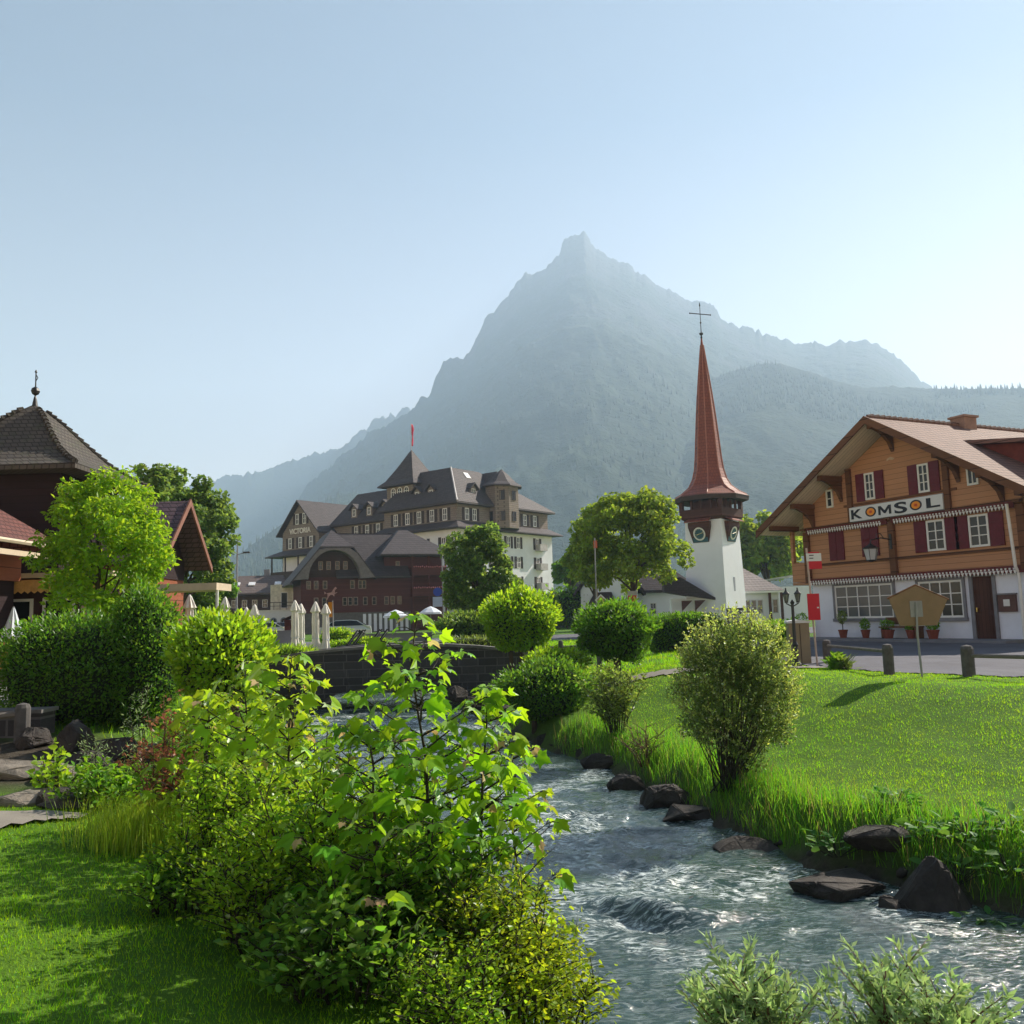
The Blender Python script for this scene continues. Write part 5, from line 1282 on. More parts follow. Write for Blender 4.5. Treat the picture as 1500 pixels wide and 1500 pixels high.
thick('leafy_shrub', 'grey green shrub beneath the lime shrub on the left', 300, 1200, 8.6, 1010, 30, .6, .05, .07, 'oval', L_green, 321, 8, .35)
thick('leafy_shrub', 'leafy undergrowth on the bank beyond the lime sapling', 420, 1180, 9.6, 1035, 30, .6, .055, .08, 'oval', L_lime, 322, 8, .35)
thick('leafy_shrub', 'low dark bramble between the gravel path and the grass tuft', 160, 1180, 9.2, 1105, 24, .5, .05, .07, 'oval', L_green, 323, 6, .25)
thick('willow_shoot', 'thin grey green willow shoots in front of the cone shrub', 198, 1110, 9.8, 960, 7, .14, .05, .06, 'narrow', L_willow, 324, 3, .22, base_r=.06)
thick('willow_shoot', 'short willow shoots beside the dark rocks', 135, 1120, 10.4, 1055, 7, .25, .05, .055, 'narrow', L_willow, 325, 3, .2, base_r=.1)
thick('dry_shrub', 'half dead reddish brown shrub with bare twigs left of the thicket', 243, 1180, 8.0, 1000, 12, .34, .07, .05, 'oval', L_brown, 326, 7, .25, base_r=.05, stem_mat=M_twig)
thick('broad_leaf_plant', 'lime broad leaved plant on the pebbly ground by the path', 80, 1150, 9.6, 1085, 9, .22, .08, .10, 'oval', L_maple2, 327, 3, .15, base_r=.1)
thick('leafy_shrub', 'small shaded shrub at the foot of the bright left shrub', 260, 1400, 6.2, 1230, 20, .35, .05, .055, 'oval', L_green, 328, 7, .24)
# grey willows at the bottom right, on the near bank
def rosettes(name, label, px, py, yd, top, n, spread, seed, sub=7):
    rs = np.random.RandomState(seed); b = gbase(px, py, yd); h = at_y(px, top, yd)[2] - b[2]
    return twiggy(name, label, 'shrub', b, bush_paths(rs, n, h, spread, .12, .010, sub, .24, up=.9, h_var=.3), .011, .052, 'wide_narrow', L_willow, seed, stem_r=.010, out=.45, stem_mat=M_twig, spreadleaf=.008, start=.45)
rosettes('grey_willow', 'smaller grey green willow bush rising at the bottom edge of the stream', 1098, 1500, 3.75, 1395, 24, .16, 331)
rosettes('grey_willow', 'larger grey green willow bush near the bottom right corner', 1340, 1500, 3.7, 1358, 44, .27, 332, 8)
rosettes('grey_willow', 'low willow clump at the bottom right of the larger willow', 1405, 1500, 3.55, 1440, 22, .2, 333, 7)

# ------------------------------------------------------------------ grass
def blades(name, P, H, W, lean, mats, seed, two=False, kind='stuff'):
    rs = np.random.RandomState(seed); n = len(P); q = rs.uniform(0, 6.283, n); ln_ = lean * rs.uniform(.2, 1.4, n); q2 = rs.uniform(0, 6.283, n)
    side = np.stack([np.cos(q), np.sin(q), np.zeros(n)], 1) * (W / 2)[:, None]; top = np.stack([np.cos(q2) * ln_ * H, np.sin(q2) * ln_ * H, H], 1)
    if two:
        mid = top * np.array([.35, .35, .55]); V = np.stack([P - side, P + side, P + mid + side * .7, P + mid - side * .7, P + top], 1)
        b = (np.arange(n) * 5)[:, None]; idx = (b + np.array([[0, 1, 2, 3, 3, 2, 4]])).ravel(); cnt = np.tile([4, 3], n)
    else:
        V = np.stack([P - side, P + side, P + top], 1); b = (np.arange(n) * 3)[:, None]; idx = (b + np.array([[0, 1, 2]])).ravel(); cnt = np.full(n, 3)
    o = bulk(name, V.reshape(-1, 3), cnt, idx, mats); tag(o, kind=kind); return o
G_lawn = leafmat('grass_blade', (.075, .175, .006), (.20, .40, .004), .35, .22, .03)
G_lawn2 = leafmat('grass_blade_yellow', (.095, .19, .007), (.25, .42, .004), .35, .22, .03)
G_tall = leafmat('tall_grass', (.055, .135, .012), (.13, .29, .012), .4, .25, .03)
G_dry = leafmat('dry_grass', (.17, .13, .05), (.2, .15, .05), .4, .2)
def scatter(n, x0, x1, y0, y1, seed, keep, power=1.0):
    rs = np.random.RandomState(seed); x = rs.uniform(x0, x1, n); y = y0 + (y1 - y0) * rs.uniform(0, 1, n) ** power
    k = keep(x, y); x, y = x[k], y[k]; return np.stack([x, y, terrain(x, y) - .01], 1)
dmin = lambda x, y: np.minimum(seg_dist(x, y, LEFT), seg_dist(x, y, RIGHT))
POLY = LEFT + RIGHT[::-1]
land = lambda x, y: ~inside(x, y, POLY)
isR = lambda x, y: seg_dist(x, y, RIGHT) < seg_dist(x, y, LEFT)
bare = lambda x, y: np.hypot((x + 6.6) / 3.1, (y - 11.0) / 1.7) < 1
ROADPOLY = [(9.3, 14.2), (7.2, 17.6), (6.55, 20.0), (6.6, 25), (7.3, 32), (7.6, 48), (14, 48), (11.0, 37), (15.6, 27.2), (20, 18), (40, -4), (40, -12), (20, 1.5)]
off_road = lambda x, y: ~inside(x, y, ROADPOLY)
def lawn(name, P, h, w, seed, yel=.35, **k):
    rs = np.random.RandomState(seed); m = fbm(P[:, 0] * .7, P[:, 1] * .7, 4, seed) + rs.normal(size=len(P)) * .08; sel = m > (1 - yel) * .62 + .1
    hh = h * rs.uniform(.5, 1.3, len(P)) * (.55 + .9 * fbm(P[:, 0] * 2.2, P[:, 1] * 2.2, 3, seed + 3))
    for nm, s_, mt in ((name, ~sel, G_lawn), (name, sel, G_lawn2)):
        blades(nm, P[s_], hh[s_], np.full(s_.sum(), w) * rs.uniform(.7, 1.3, s_.sum()), .55, mt, seed + 1)
P = scatter(200000, -7.5, 1.4, 2.6, 10.5, 401, lambda x, y: land(x, y) & ~isR(x, y) & (dmin(x, y) > .5) & ~bare(x, y) & (np.abs(x) < y * .75 + .8), 1.25)
lawn('lawn_grass', P, .040, .0052, 402, .5)
P = scatter(330000, 1.5, 18, 8, 24, 403, lambda x, y: land(x, y) & isR(x, y) & (dmin(x, y) > .6) & off_road(x, y) & (x < y * .8 + 1.5), 1.3)
lawn('lawn_grass', P, .036, .0085, 404, .5)
P = scatter(26000, -1, 9, 22, 46, 405, lambda x, y: land(x, y) & isR(x, y) & off_road(x, y), 1.2)
lawn('lawn_grass', P, .09, .022, 406, .4)
P = scatter(16000, -16, -4, 12, 30, 407, lambda x, y: land(x, y) & ~isR(x, y) & ~bare(x, y), 1.2)
lawn('lawn_grass', P, .09, .016, 408, .4)
def tall(P, h, w, seed, mat=G_tall, lean=.5):
    rs = np.random.RandomState(seed); hh = h * rs.uniform(.45, 1.25, len(P)); blades('tall_grass', P, hh, np.full(len(P), w), lean, mat, seed, True)
P = scatter(60000, .5, 9, 6.5, 19, 409, lambda x, y: land(x, y) & isR(x, y) & (dmin(x, y) < .35 + 1.1 * fbm(x * .8, y * .8, 3, 77)) & (dmin(x, y) > .26), 1.1)
tall(P, .26, .008, 410)
P = P[::9]; tall(P, .34, .006, 411, G_dry)
P = scatter(42000, -7, 3.2, 3.2, 16, 412, lambda x, y: land(x, y) & ~isR(x, y) & (dmin(x, y) < .5 + 1.0 * fbm(x * .8, y * .8, 3, 78)) & (dmin(x, y) > .05) & (y > 5.2), 1.1)
tall(P, .24, .007, 413)
c = gbase(225, 1190, 7.7); rs = np.random.RandomState(9)
P = np.stack([c[0] + rs.normal(size=2600) * .26, c[1] + rs.normal(size=2600) * .16], 1); P = np.column_stack([P, terrain(P[:, 0], P[:, 1]) - .02])
o = blades('grass_tuft', P, .42 * rs.uniform(.5, 1.2, len(P)), np.full(len(P), .007), .28, leafmat('tuft_grass', (.13, .19, .02), (.26, .34, .02), .35, .2), 414, True, None)
tag(o, 'tall yellow green grass tuft at the corner of the near lawn', 'grass tuft')
# clover and small weeds in the near lawn, broad leaves on the right bank
P = scatter(5200, -5, 1, 3.2, 9, 415, lambda x, y: land(x, y) & ~isR(x, y) & (dmin(x, y) > .3) & (fbm(x * 1.3, y * 1.3, 3, 5) > .5)); P[:, 2] += .035
n = len(P); rs = np.random.RandomState(3)
tag(leaves('lawn_weeds', P, norm(rs.normal(size=(n, 3)) * np.array([1, 1, .2])), norm(rs.normal(size=(n, 3)) * .3 + np.array([0, 0, 1])), rs.uniform(.012, .03, n), 'oval', leafmat('clover', (.07, .15, .03), (.1, .2, .02), .3, .3), None), kind='stuff')
def dock(px, py, yd, n, seed, label):
    b = gbase(px, py, yd); rs = np.random.RandomState(seed); t = thing('broad_leaf_plant', label, 'plant', tuple(b))
    q = rs.uniform(0, 6.28, n); r = rs.uniform(.02, .3, n); P = np.stack([np.cos(q) * r, np.sin(q) * r, rs.uniform(.03, .2, n)], 1)
    D = np.stack([np.cos(q), np.sin(q), rs.uniform(-.1, .6, n)], 1)
    leaves('foliage', P, D, norm(rs.normal(size=(n, 3)) * .4 + np.array([0, 0, 1])), rs.uniform(.09, .17, n), 'oval', leafmat('dock_leaf', (.05, .12, .025), (.10, .22, .02), .3, .6), t)
    b_ = MB()
    for i in range(0, n, 2): b_.tube([(0, 0, -.05), tuple(P[i])], .004, 4)
    b_.build('stems', M_stem, t)
k = 0
for px, py, yd, tx in ((1225, 1240, 9.9, 'broad leaved dock in front of the flat upper bank rock'), (1360, 1220, 9.4, 'broad leaved dock right of the flat upper bank rock'), (1420, 1240, 9.1, 'dark leaved dock above the pointed boulder'), (1480, 1290, 8.6, 'broad leaved dock at the right picture edge above the water'), (1450, 1320, 8.3, 'dock leaves hanging just above the waterline at the right'), (1310, 1180, 10.2, 'dock patch in shade above the flat bank rock'), (1400, 1290, 8.9, 'dock leaves right behind the pointed boulder'), (1480, 1220, 9.0, 'highest dock patch by the right picture edge')):
    dock(px, py, yd, 46, 500 + k, tx); k += 1

# ------------------------------------------------------------------ rocks
M_rock = NT('bank_rock'); _v2 = M_rock.coord('Object'); _n = M_rock.noise(_v2, 2.5, 8, .7)
M_rock.bsdf(M_rock.ramp(_n, [(.3, (.018, .015, .014)), (.7, (.075, .062, .055))]), .75, .3, bump=M_rock.noise(_v2, 9, 6, .7), bstr=.8, bdist=.03); M_rock = M_rock.m
M_rockp = NT('pale_rock'); _v2 = M_rockp.coord('Object'); _n = M_rockp.noise(_v2, 2.5, 8, .7)
M_rockp.bsdf(M_rockp.ramp(_n, [(.3, (.12, .105, .09)), (.7, (.34, .30, .25))]), .9, .2, bump=M_rockp.noise(_v2, 9, 6, .7), bstr=.8, bdist=.03); M_rockp = M_rockp.m
def rock(p, r, seed, label=None, group=None, mat=None, pts=None, name='rock', cat='rock', deg=0):
    """angular boulder: a faceted convex hull of random points, slightly broken"""
    rs = np.random.RandomState(seed); bm = __import__('bmesh').new()
    q = pts if pts is not None else norm(rs.normal(size=(22, 3))) * rs.uniform(.8, 1.05, (22, 1))
    for v in q: bm.verts.new(tuple(np.array(v) * np.array(r)))
    bmesh = __import__('bmesh'); bmesh.ops.convex_hull(bm, input=bm.verts)
    for v in [v for v in bm.verts if not v.link_faces]: bm.verts.remove(v)
    bmesh.ops.bevel(bm, geom=bm.edges[:], offset=min(r) * .07, segments=1, affect='EDGES')
    bmesh.ops.triangulate(bm, faces=bm.faces[:]); bmesh.ops.subdivide_edges(bm, edges=bm.edges[:], cuts=2)
    for v in bm.verts:
        c = v.co; k = float(fbm(np.array([c[0] * 5 / min(r) * .2 + seed]), np.array([c[1] * 1.0 / min(r) + c[2] * .8 / min(r)]), 4, seed)[0]) - .5
        v.co = c * (1 + .22 * k) + Vector(rs.normal(size=3)) * min(r) * .018
    me = bpy.data.meshes.new(name); bm.to_mesh(me); bm.free(); me.materials.append(mat or M_rock)
    o = bpy.data.objects.new(name, me); COL.objects.link(o); o.location = tuple(p); o.rotation_euler = (0, 0, math.radians(deg)); tag(o, label, cat, group); return o
p = at_z(1360, 1335, WATER - .05)
rock(p, (.52, .35, .50), 1, 'large dark pointed boulder at the waters edge on the right', pts=[(-1, -.2, -.4), (-.9, .5, -.3), (-.55, -.3, .25), (.1, .1, 1.0), (.22, -.25, .92), (.35, .3, .8), (1, -.3, -.4), (.9, .5, -.4), (-.3, -.8, -.4), (.5, -.9, -.4), (.1, .9, .3), (.62, -.1, .25)])
rock(at_z(1305, 1335, WATER - .03), (.15, .14, .17), 2, 'small black stone in the water left of the pointed boulder')
p = at_z(1225, 1298, WATER + .03); rock(p, (.55, .38, .17), 3, 'long low flat rock at the waterline left of the pointed boulder')
p = gbase(1280, 1240, 9.75); rock(p + np.array([0, -.15, .07]), (.42, .32, .16), 4, 'flat topped brown rock set in the grass of the right bank')
p = at_z(1090, 1250, WATER); rock(p + np.array([.12, .2, 0]), (.5, .3, .15), 5, 'dark low stone below the foot of the round bank bush')
p = at_z(1010, 1200, WATER); rock(p + np.array([.1, .15, 0]), (.6, .3, .2), 6, 'dark overhung stone jutting at the bend under the round bank bush')
for i, (px, py, r_, tx) in enumerate(((960, 1172, .42, 'square dark block of the bank wall left of the bend'), (905, 1150, .30, 'dark bank stone beneath the sparse twiggy shrub'), (868, 1118, .34, 'pale topped stone on the far bank under the loose shrub'), (845, 1105, .26, 'dark stone where the stream meets the bushes'), (925, 1110, .2, 'small grey stone in grass by the twiggy shrub'), (800, 1085, .42, 'brown earthy boulder under the dark bush'))):
    rock(at_z(px, py, WATER + .1) + np.array([.16, .12, -.05]), (r_ * 1.15, r_ * .7, r_ * .7), 10 + i, tx)
rock(_s + np.array([.05, .16, -.14]), (.5, .16, .19), 20, 'sunken stone barely breaking the surface in mid stream', deg=24)
lt = ('pale flat slab by the gravel path at the left edge', 'reddish flat stone just above the gravel path', 'broad pale stone left of the broad leaved plant', 'dark boulder below the broad hedge', 'second dark boulder right under the broad hedge', 'grey boulder beneath the cone shrub', 'dark jagged stone between hedge and willow shoots', 'round grey stone beside the reddish flat stone', 'dark stone at the foot of the terrace wall', 'low brown stone behind the path near the bramble')
for i, (px, py, yd, rx, rz, m_) in enumerate(((30, 1090, 10.6, .62, .18, M_rockp), (42, 1165, 9.3, .5, .12, M_rockp), (95, 1100, 10.4, .45, .16, M_rockp), (110, 1078, 12, .38, .3, M_rock), (170, 1085, 11.6, .42, .3, M_rock), (220, 1075, 11.3, .45, .32, M_rock), (130, 1105, 10.8, .3, .22, M_rock), (78, 1170, 9.3, .28, .13, M_rock), (50, 1068, 12.2, .4, .2, M_rock), (100, 1178, 9.1, .35, .1, M_rock))):
    p = gbase(px, py, yd); rock(p + np.array([0, 0, rz * .25]), (rx, rx * .7, rz), 30 + i, lt[i], mat=m_, deg=i * 37)

# shingle and small wet stones along the waterline
rs = np.random.RandomState(91); V_, C_, I_ = [], [], []; kk = 0
import bmesh
_b = bmesh.new(); bmesh.ops.create_icosphere(_b, subdivisions=1, radius=1); iv = np.array([v.co for v in _b.verts]); itf = np.array([[v.index for v in f.verts] for f in _b.faces]); _b.free()
pp = scatter(9000, -8, 12, 4, 30, 92, lambda x, y: (dmin(x, y) < .34))[:2600]
for p in pp:
    s = .018 + .07 * rs.uniform() ** 3; a = rs.uniform(0, 6.28); R_ = np.array([[math.cos(a), -math.sin(a), 0], [math.sin(a), math.cos(a), 0], [0, 0, 1]])
    V_.append((iv * (1 + .25 * rs.normal(size=(12 if len(iv) == 12 else len(iv), 1)))) * np.array([s, s * rs.uniform(.6, 1), s * rs.uniform(.35, .7)]) @ R_.T + p + np.array([0, 0, s * .3])); I_.append(itf + kk); kk += len(iv)
V_ = np.concatenate(V_); I_ = np.concatenate(I_)
tag(bulk('pebbles', V_, np.full(len(I_), 3), I_.ravel(), M_rock), kind='stuff')

# ================================================================== GROUND SURFACES
def drape(name, poly, mat, off=.015, step=.13, label=None):
    px = [p[0] for p in poly]; py = [p[1] for p in poly]
    gx = np.arange(min(px), max(px), step); gy = np.arange(min(py), max(py), step); X, Y = np.meshgrid(gx, gy)
    Z = terrain(X, Y) + off; n = len(gx)
    k = inside(X[:-1, :-1] + step / 2, Y[:-1, :-1] + step / 2, poly)
    ii = (np.arange(len(gy) - 1)[:, None] * n + np.arange(n - 1)[None])[k]
    q = np.stack([ii, ii + 1, ii + n + 1, ii + n], 1); used = np.unique(q); mp = np.zeros(X.size, int); mp[used] = np.arange(len(used))
    o = bulk(name, np.stack([X.ravel(), Y.ravel(), Z.ravel()], 1)[used], np.full(len(q), 4), mp[q].ravel(), mat, smooth=True)
    return tag(o, kind='structure')
def pave(name, c1, c2, sc=3, rough=.9):
    t = NT(name); v = t.coord('Object'); n1 = t.noise(v, sc * .15, 5, .6); n2 = t.noise(v, sc * 14, 4, .7)
    t.bsdf(t.mix(t.math('MULTIPLY', n2, .5), t.ramp(n1, [(.35, c1), (.65, c2)]), tuple(x * .6 for x in c1)), rough, .25, bump=n2, bstr=.4, bdist=.01); return t.m
M_road = pave('asphalt', (.11, .11, .13), (.16, .16, .185)); M_gravel = pave('gravel', (.22, .20, .17), (.34, .31, .27), 5); M_conc = pave('concrete', (.24, .24, .25), (.32, .32, .32), 2)
drape('road', ROADPOLY, M_road, .02)
drape('path', [(1.2, 22.6), (1.3, 21.9), (6.7, 19.2), (6.7, 19.9)], M_gravel, .03)
pl = [tuple(at_z(px, py, -.38)[:2]) for px, py in ((-60, 1240), (0, 1212), (60, 1198), (128, 1186), (120, 1180), (60, 1182), (0, 1188), (-60, 1190))]
drape('path', pl, M_gravel, .035, .1)
far_road = MB().face([(-70, 46, .01), (60, 46, .01), (60, 60, .01), (-70, 60, .01)]).build('road', M_road); tag(far_road, kind='structure')
MB_ = MB().box(-13.5, -9.2, 15.5, 24, -.3, .006); tr_ = MB_.build('terrace_paving', M_conc); tag(tr_, kind='structure')
pv = MB(); pv.box(-.5, 9.2, -1.25, -.02, -.2, .11); pv = pv.build('pavement', P_grey); pv.location = tuple(CH.o); pv.rotation_euler = (0, 0, math.radians(CH.deg)); tag(pv, kind='structure')

# ------------------------------------------------------------------ stone bridge
BY = 29.0
def stone_mat():
    t = NT('bridge_stone'); v = t.coord('Object'); sp = t.n('ShaderNodeSeparateXYZ'); t.l(v, sp.inputs[0]); cb = t.n('ShaderNodeCombineXYZ'); t.l(sp.outputs[0], cb.inputs[0]); t.l(sp.outputs[2], cb.inputs[1])
    b = t.n('ShaderNodeTexBrick'); t.l(cb.outputs[0], b.inputs[0]); b.inputs['Scale'].default_value = 1; b.inputs['Brick Width'].default_value = .62; b.inputs['Row Height'].default_value = .25; b.inputs['Mortar Size'].default_value = .018
    b.inputs['Color1'].default_value = (.055, .052, .06, 1); b.inputs['Color2'].default_value = (.10, .095, .105, 1); b.inputs['Mortar'].default_value = (.17, .165, .17, 1); b.offset = .37; b.squash = 1.2
    n = t.noise(v, 4, 7, .75); col = t.mix(t.math('MULTIPLY', n, .7), b.outputs[0], (.05, .048, .05)); st = t.ramp(t.noise(t.coord('Object', (3, 3, .5)), 2, 5, .7), [(.58, (0, 0, 0)), (.75, (1, 1, 1))])
    col = t.mix(t.math('MULTIPLY', st, .5), col, (.26, .25, .25))
    t.bsdf(col, .9, .2, bump=t.math('ADD', t.math('MULTIPLY', b.outputs['Fac'], -1), n), bstr=.9, bdist=.04); return t.m
M_stone = stone_mat()
bt = [(330, 983), (378, 972), (430, 961), (500, 953.5), (560, 949), (620, 947), (660, 947.3), (700, 949.5), (745, 954), (790, 962), (840, 975)]
tp = np.array([at_y(x, y, BY) for x, y in bt]); bx = np.linspace(tp[0, 0], tp[-1, 0], 60); bz = np.interp(bx, tp[:, 0], tp[:, 2])
bx0, bx1 = at_y(452, 1000, BY)[0], at_y(690, 1000, BY)[0]
def low(x): 
    u = (x - bx0) / (bx1 - bx0); return -2.1 if u < 0 or u > 1 else -1.75 + .92 * math.sqrt(max(0, 1 - (2 * u - 1) ** 2)) ** .8
bridge = thing('stone_bridge', 'low arched footbridge of dark grey stone blocks across the stream', 'bridge', (0, BY, 0))
for nm, y0, y1 in (('wall', 0, .4), ('wall', 2.6, 3.0)):
    m = MB(); m.grid([[(x, y, low(x)) for x in bx] for y in (y0, y1)] + [[(x, y, z) for x, z in zip(bx, bz)] for y in (y1, y0)] + [[(x, y0, low(x)) for x in bx]]); m.build(nm, M_stone, bridge)
    m = MB(); m.grid([[(x, y, z + h) for x, z in zip(bx, bz)] for y, h in ((y0 - .06, .002), (y1 + .06, .002), (y1 + .06, .09), (y0 - .06, .09), (y0 - .06, .002))]); m.build('coping', plain('coping_stone', (.17, .165, .16), .9, .3, 3), bridge)
m = MB(); m.grid([[(x, y, z - .75) for x, z in zip(bx, bz)] for y in (.4, 2.6)]); m.grid([[(x, y, low(x) + .01) for x in bx[1:-1]] for y in (.4, 2.6)][::-1]); m.build('deck', M_conc, bridge)
for i, (px, py, r_) in enumerate(((668, 1018, .42), (700, 1030, .5), (735, 1045, .45))):
    rock(at_y(px, py, 27.8 - i * .9), (r_, r_ * .8, r_ * .75), 60 + i, ('pale worn stone block under the right foot of the bridge', 'mossy boulder right of the bridge opening', 'brown boulder on the bank below the bridge end')[i])
# low retaining wall by the terrace at the left
p0 = gbase(-40, 1080, 12.6); p1 = gbase(75, 1075, 12.9)
sw_ = thing('terrace_wall', 'low dry stone wall below the terrace at the left edge', 'wall', tuple(p0))
MB().box(0, p1[0] - p0[0], 0, .4, -.5, .32).build('wall', M_stone, sw_); MB().box(-.03, p1[0] - p0[0] + .03, -.04, .44, .322, .37).build('coping', plain('coping_stone', (.17, .165, .16)), sw_)
# grey concrete walls beyond the bridge
def wall_px(x0, x1, ytop, yd, h, label, mat=None, z0=0):
    a = at_y(x0, ytop, yd); b_ = at_y(x1, ytop, yd); t = thing('concrete_wall', label, 'wall', (a[0], yd, z0)); 
    MB().box(0, b_[0] - a[0], 0, .25, -.4, h).build('wall', mat or plain('grey_concrete', (.22, .225, .25), .9, .15, .8), t); MB().box(-.02, b_[0] - a[0] + .02, -.03, .28, h + .002, h + .05).build('coping', P_grey, t); return t
wall_px(516, 632, 925, 43, .62, 'long grey concrete wall behind the bridge in front of the inn terrace')
wall_px(372, 432, 920, 50, .85, 'pale grey wall below the arcaded annex behind the closed parasols')

# ------------------------------------------------------------------ fences of stone posts and rails
M_post = plain('post_granite', (.10, .095, .095), .9, .3, 6); M_rail = plain('weathered_rail', (.16, .145, .13), .85, .3, 6, stretch=(.3, 1, 1))
def fence(label, posts, rails, h=.55, pr=.085, rz=.42, rr=.035):
    t = thing('fence', label, 'fence', tuple(posts[0]))
    o0 = np.array(posts[0])
    for p in posts:
        q = np.array(p) - o0; MB().lathe([(pr, -.3), (pr, h * .9), (pr * .8, h), (.01, h + .02)], 10, tuple(q)).build('post', M_post, t)
    for a, b_ in rails: MB().tube([np.array(a) - o0 + np.array([0, 0, rz]), np.array(b_) - o0 + np.array([0, 0, rz])], rr, 7).build('rail', M_rail, t)
F1 = at_z(1303, 990, -.02); F0 = at_z(1213, 975, -.05); F2 = at_z(1420, 993, -.02); F3 = at_z(1540, 1000, -.02)
fence('stone post and rail fence between the lawn and the road before the white chalet wall', [F1, F0], [(F0, F1)], .58, .10, .46)
fence('stone post and rail fence running out of the picture on the right', [F2, F3], [(F2 + np.array([0, 0, -.01]), F3)], .56, .11, .40)
f = [np.array([at_y(x, 944, 33)[0], 33, -.05]) for x in (644, 657, 684, 707, 735)]
fence('dark wooden fence along the pale road right behind the bridge', f, list(zip(f[:-1], f[1:])), .5, .07, .40)
f = [np.array([at_y(x, 955, 29)[0], 29 + i * .2, -.15]) for i, x in enumerate((795, 822, 852, 880))]
fence('post and rail fence between the trimmed shrub and the ball shaped tree', f, list(zip(f[:-1], f[1:])), .62, .08, .42)
f = [gbase(33, 1050, 12.3), gbase(-60, 1060, 12.0)]
fence('dark log fence by the hedge at the left edge of the picture', f, [(f[0], f[1])], .5, .10, .38, .045)

# ------------------------------------------------------------------ parasols
M_cloth = plain('parasol_cloth', (.80, .77, .70), .95, .08, 4); M_cloth2 = plain('parasol_cloth_blue', (.68, .73, .80), .95, .1, 4)
def closed_parasol(px, ptop, yd, hgt, label, seed, z=0):
    p = at_y(px, ptop, yd); z0 = p[2] - hgt; rs = np.random.RandomState(seed)
    t = thing('closed_parasol', label, 'parasol', (p[0], yd, z0), rs.uniform(0, 60), 'closed white parasols on the terrace')
    MB().tube([(0, 0, -.1), (0, 0, hgt - .02)], .03, 6).build('pole', P_grey, t)
    b = MB(); n = 16
    prof = [(.02, 1.0), (.07, .965), (.15, .86), (.19, .80), (.115, .775), (.13, .6), (.125, .42), (.135, .30), (.115, .27), (.17, .15), (.19, .06)]
    b.grid([[(r * s_ * math.cos(q), r * s_ * math.sin(q), hgt * z_) for q, s_ in [(2 * math.pi * k / n, (1.0 + (.16 if k % 2 else -.13) * (i > 1)) * (1 + .05 * rs.normal())) for k in range(n)]] for i, (r, z_) in enumerate(prof)], True, True)
    b.build('canopy', M_cloth, t); MB().lathe([(.135, .27 * hgt), (.135, .285 * hgt)], 12).build('strap', M_cloth2, t)
for k, (px, pt, yd, h, lb) in enumerate(((432, 879, 37, 2.15, 'tall closed cream parasol, first of the tight group behind the bridge'), (441, 884, 38.5, 2.1, 'closed parasol half hidden right behind the first of the tight group'), (462, 881, 37, 2.1, 'closed white parasol with a wide folded collar behind the bridge'), (477, 884, 37, 2.05, 'closed white parasol in front of the orange banner'), (330, 874, 36, 2.2, 'closed parasol showing its cap above the lime shrub'), (373, 885, 37, 2.2, 'narrow closed parasol at the right end of the lime shrub'), (361, 889, 40, 2.2, 'thin closed parasol partly behind yellow leaves'), (278, 871, 30, 2.2, 'closed parasol beside the white terrace post'))):
    closed_parasol(px, pt, yd, h, lb, 600 + k)
p = at_y(20, 888, 19.5); t = thing('garden_parasol', 'small half closed blue white parasol by the restaurant windows', 'parasol', (p[0], 19.5, 0))
MB().tube([(0, 0, 0), (0, 0, p[2])], .02, 6).build('pole', P_grey, t)
b = MB(); b.grid([[(r * (1.08 if k % 2 else .85) * math.cos(2 * math.pi * k / 16), r * (1.08 if k % 2 else .85) * math.sin(2 * math.pi * k / 16), p[2] - d_) for k in range(16)] for r, d_ in ((.01, 0), (.05, .12), (.21, .66), (.08, .72))], True, True); b.build('canopy', M_cloth2, t)
t = thing('sun_screen', 'orange fabric screen panel standing on the terrace at the left edge', 'screen', (at_y(-8, 950, 18)[0], 18, 0)); q0 = at_y(14, 930, 18)[0] - at_y(-8, 950, 18)[0]
MB().box(-.3, q0, 0, .02, .55, 1.08).build('fabric', plain('orange_fabric', (.70, .34, .12), .9, .1), t); m = MB()
for x in (-.28, q0): m.tube([(x, 0, 0), (x, 0, 1.1)], .018, 6)
m.build('frame', iron, t)
def open_parasol(x0, x1, yt, yd, label):
    p = at_y((x0 + x1) / 2, yt, yd); r = (x1 - x0) / 2600 * yd; t = thing('open_parasol', label, 'parasol', (p[0], yd, 0), 20, 'open white parasols on the inn terrace')
    MB().tube([(0, 0, 0), (0, 0, p[2])], .04, 6).build('pole', P_grey, t); b = MB(); b.grid([[(q_ * math.cos(2 * math.pi * k / 8), q_ * math.sin(2 * math.pi * k / 8), p[2] - d_) for k in range(8)] for q_, d_ in ((.02, 0), (r * .5, .16), (r, .42), (r, .55), (r * .97, .50))], True); b.build('canopy', M_cloth2, t)
open_parasol(561, 598, 893, 62, 'open white parasol left of the sapling tip before the red inn'); open_parasol(614, 647, 888, 62, 'open white parasol right of the sapling tip before the red inn'); open_parasol(664, 692, 892, 66, 'open pale parasol half hidden by the slender tree')
